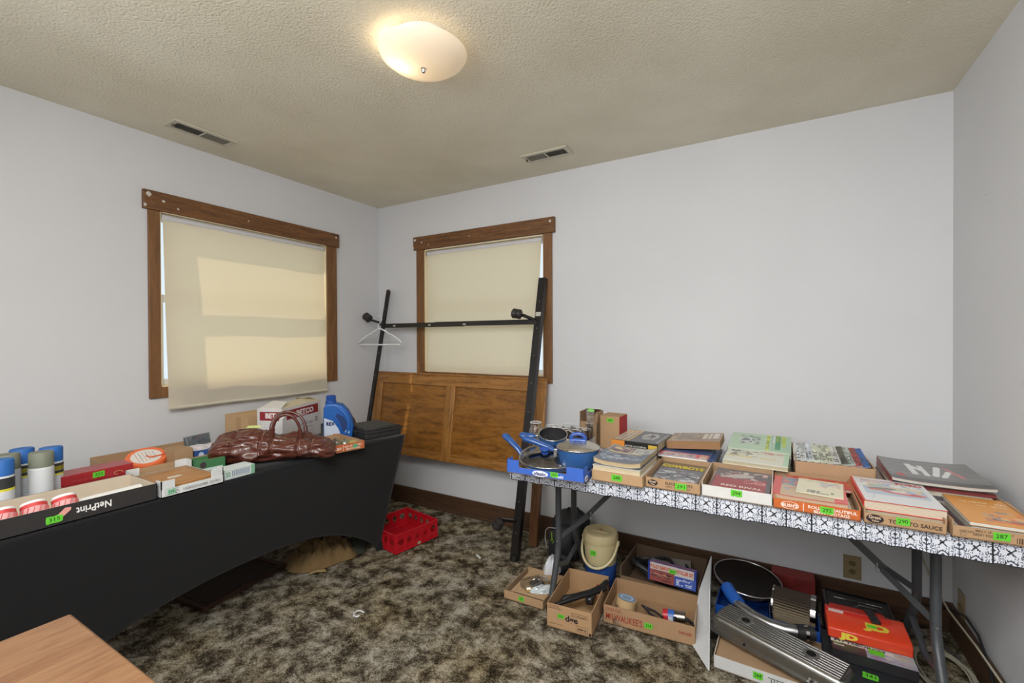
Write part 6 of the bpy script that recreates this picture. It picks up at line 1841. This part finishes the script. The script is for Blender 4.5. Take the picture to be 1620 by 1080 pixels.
for j in range(80):
    a0, a1 = 2 * PI * j / 80, 2 * PI * (j + 1) / 80; r0, r1 = (.064, .073) if j % 2 else (.073, .064)
    g.add([(-.075, r0 * math.cos(a0), r0 * math.sin(a0)), (.060, r0 * math.cos(a0), r0 * math.sin(a0)), (.060, r1 * math.cos(a1), r1 * math.sin(a1)), (-.075, r1 * math.cos(a1), r1 * math.sin(a1))],
          [(0, 1, 2, 3)], rgb(118, 104, 84) if j % 2 else rgb(54, 44, 34))
g.build('pleated_element', M['cloth'], CF)
for x0, x1, r in ((-.088, -.073, .074), (.058, .085, .076)):
    g = G(); g.tube([(x0, 0, 0), (x0 + .004, 0, 0), (x1 - .004, 0, 0), (x1, 0, 0)], [r * .9, r, r, r * .9], 40, col=rgb(200, 200, 200)); g.build('end_cap', M['chrome'], CF, smooth=40)
T_ = thing('chrome_bracket', 'bent chrome bracket strip beside the air cleaner neck', 'bracket', (2.885, -.46, .10), .1)
g = G(); g.tube([(0, 0, -.05), (0, -.005, 0), (.004, .01, .05)], .010, 10, col=rgb(196, 196, 196), flat=.3); g.build('strip', M['chrome'], T_, smooth=50)
T_ = thing('tool_case', 'dull red plastic case against the back wall behind the air filter', 'case', (2.895, -.118, .004), -.01)
g = G(); g.box(0, .185, 0, .085, 0, .135, rgb(130, 40, 34))
for k in range(12): g.box(.100 + k * .0065, .103 + k * .0065, -.002, 0, .09, .130, rgb(110, 32, 28))
g.build('case', M['matte_plastic'], T_, bevel=.008)
T_ = thing('tool_case', 'glossy black case with wire edges behind the red tool case', 'case', (3.100, -.470, .004), .0)
g = G(); g.box(0, .245, 0, .27, 0, .150, rgb(30, 29, 29)); g.build('case_body', M['plastic'], T_, bevel=.012, seg=3)
g = G(); g.tube([(.01, .01, .153), (.23, .01, .153), (.235, .25, .153), (.01, .26, .153)], .0035, 8, True, col=rgb(60, 58, 56)); g.tube([(.03, .04, .153), (.2, .05, .153), (.21, .2, .153), (.04, .2, .153)], .002, 6, True, col=rgb(120, 116, 112)); g.box(.04, .10, .02, .035, .151, .153, rgb(150, 150, 150)); g.build('lid_rails', M['chrome'], T_, smooth=40)
price_tag(T_, (.13, .03, .151), X_, Y_, .034, .022, '', 37)
# bottom black case
T_ = thing('tool_case', 'wide matt black case at the bottom of the tool stack with a lime tag', 'case', (3.075, -.905, .004), .0)
g = G(); g.box(0, .272, 0, .43, 0, .052, rgb(30, 31, 34)); g.build('case_base', M['matte_plastic'], T_, bevel=.006)
g = G(); g.box(-.001, .273, -.001, .431, .054, .104, rgb(33, 34, 38)); g.build('lid', M['matte_plastic'], T_, bevel=.006)
price_tag(T_, (.105, .172, .1045), (1, -.12, 0), (.12, 1, 0), .046, .034, '341', 38)
PB = thing('tool_box_carton', 'printed carton marked Pittsburgh between the black case and the red case', 'box', (3.098, -.672, .112), -.01)
g = G(); w_, d_, h_ = .250, .190, .038
g.box(0, w_, 0, d_, 0, h_, rgb(40, 38, 40))
cv = Cv(w_, .15, .003, rgb(60, 56, 58)); cv.rect(.42, 0, 1, 1, rgb(160, 166, 176)).blobs(.42, 0, 1, 1, [rgb(196, 200, 206), rgb(130, 146, 170), rgb(176, 180, 160), rgb(150, 120, 140)], 40, 61, .07).rect(.02, .5, .12, .8, rgb(110, 160, 60)).rect(.02, .35, .16, .45, rgb(180, 186, 176)).lines(.14, .5, .4, .95, 4, rgb(120, 60, 54)).rect(0, 0, .42, .22, rgb(44, 44, 48))
g.art(cv, (0, 0, h_), (w_, 0, 0), (0, .09, 0)); g.box(-.001, .19, .052, .071, h_, h_ + .001, rgb(206, 204, 200))
g.text('PITTSBURGH', (.010, .055, h_ + .0012), X_, Y_, .013, rgb(40, 40, 44), width=.155, bold=.03)
g.build('carton', M['gloss'], PB)
price_tag(PB, (.115, .028, h_ + .0006), X_, Y_, .046, .030, '', 39)
JD = thing('tool_case', 'bright red-orange case with yellow initials on top of the tool stack', 'case', (3.090, -.600, .152), .0)
g = G(); w_ = .258
g.add([(0, 0, 0), (w_, 0, 0), (w_, .0, .034), (0, .0, .034), (0, .012, .044), (w_, .012, .044), (0, .150, .052), (w_, .150, .052), (0, .150, .0), (w_, .150, .0)],
      [(0, 1, 2, 3), (3, 2, 5, 4), (4, 5, 7, 6), (8, 6, 7, 9), (0, 8, 9, 1), (0, 3, 4, 6, 8), (1, 9, 7, 5, 2)], rgb(206, 62, 34)); g.build('case_body', M['gloss'], JD, bevel=.003)
g = G(); g.prism([(.0, .105), (.21, .105), (.19, .148), (.02, .148)], .046, .064, rgb(170, 40, 30)); g.build('raised_panel', M['gloss'], JD, bevel=.002)
g = G(); YL = rgb(222, 200, 66)
g.text('JD', (.035, -.0006, .008), X_, Z_, .020, YL, width=.060, bold=.07); g.text('JD', (.115, .040, .0464), X_, (0, 1, .06), .038, YL, width=.085, bold=.07); g.text('TOOLING', (.19, -.0006, .009), X_, Z_, .007, rgb(214, 120, 50), width=.05)
g.box(.01, .06, .105 - .001, .105, .050, .060, rgb(180, 180, 176)); g.build('printed_initials', M['paper'], JD)
g = G(); g.bar((.145, .145, .070), (.165, .080, .056), .030, .008, (0, 0, 1), rgb(34, 32, 32)); g.tube([(.10, .160, .052), (.12, .158, .075), (.18, .158, .075), (.20, .160, .052)], .006, 8, col=rgb(34, 32, 32)); g.build('handle', M['rubber'], JD, bevel=.002)
price_tag(JD, (.130, .050, .0478), X_, (0, 1, .06), .030, .016, '', 40)

# cables in the corner
CB = thing('coiled_cable', 'off-white coiled cable on the carpet around the right table leg', 'cable', (3.480, -.390, .008), 0)
g = G(); pts = []
for k in range(150):
    a = 2 * PI * k / 26
    rr = 1 + .10 * math.sin(k * .21) + .05 * math.sin(k * .09)
    pts.append((.088 * rr * math.cos(a), .150 * rr * math.sin(a), .006 + .012 * (k / 150) + .006 * math.sin(k * .5)))
g.tube(pts, .0032, 8, col=rgb(170, 164, 144)); g.build('cable', M['plastic'], CB, smooth=60)
CB = thing('power_cord', 'black cord arching down along the right wall from the corner', 'cord', (0, 0, 0))
g = G(); g.tube([(3.47, -.03, .10), (3.53, -.05, .115), (3.575, -.12, .150), (3.585, -.24, .185), (3.588, -.36, .180), (3.585, -.48, .130), (3.575, -.56, .06), (3.56, -.62, .012), (3.50, -.62, .01), (3.42, -.56, .01), (3.40, -.45, .012)], .0045, 8, col=rgb(26, 26, 28)); g.build('cord', M['rubber'], CB, smooth=60)
CB = thing('coax_cable', 'straight off-white cable slanting down from behind the right table leg', 'cable', (0, 0, 0))
g = G(); g.tube([(3.47, -.018, .42), (3.495, -.03, .32), (3.525, -.08, .225), (3.545, -.20, .175), (3.565, -.42, .165), (3.575, -.66, .155), (3.57, -.80, .10), (3.56, -.9, .010), (3.5, -.95, .008)], .0042, 8, col=rgb(176, 168, 146)); g.build('cable', M['plastic'], CB, smooth=60)
CB = thing('power_cord', 'grey cord lying across the carpet below the coiled cable', 'cord', (0, 0, 0))
g = G(); g.tube([(3.42, -.15, .008), (3.50, -.12, .010), (3.56, -.22, .010), (3.575, -.40, .010), (3.57, -.60, .010), (3.52, -.80, .01)], .0042, 8, col=rgb(84, 84, 86)); g.build('cord', M['rubber'], CB, smooth=60)
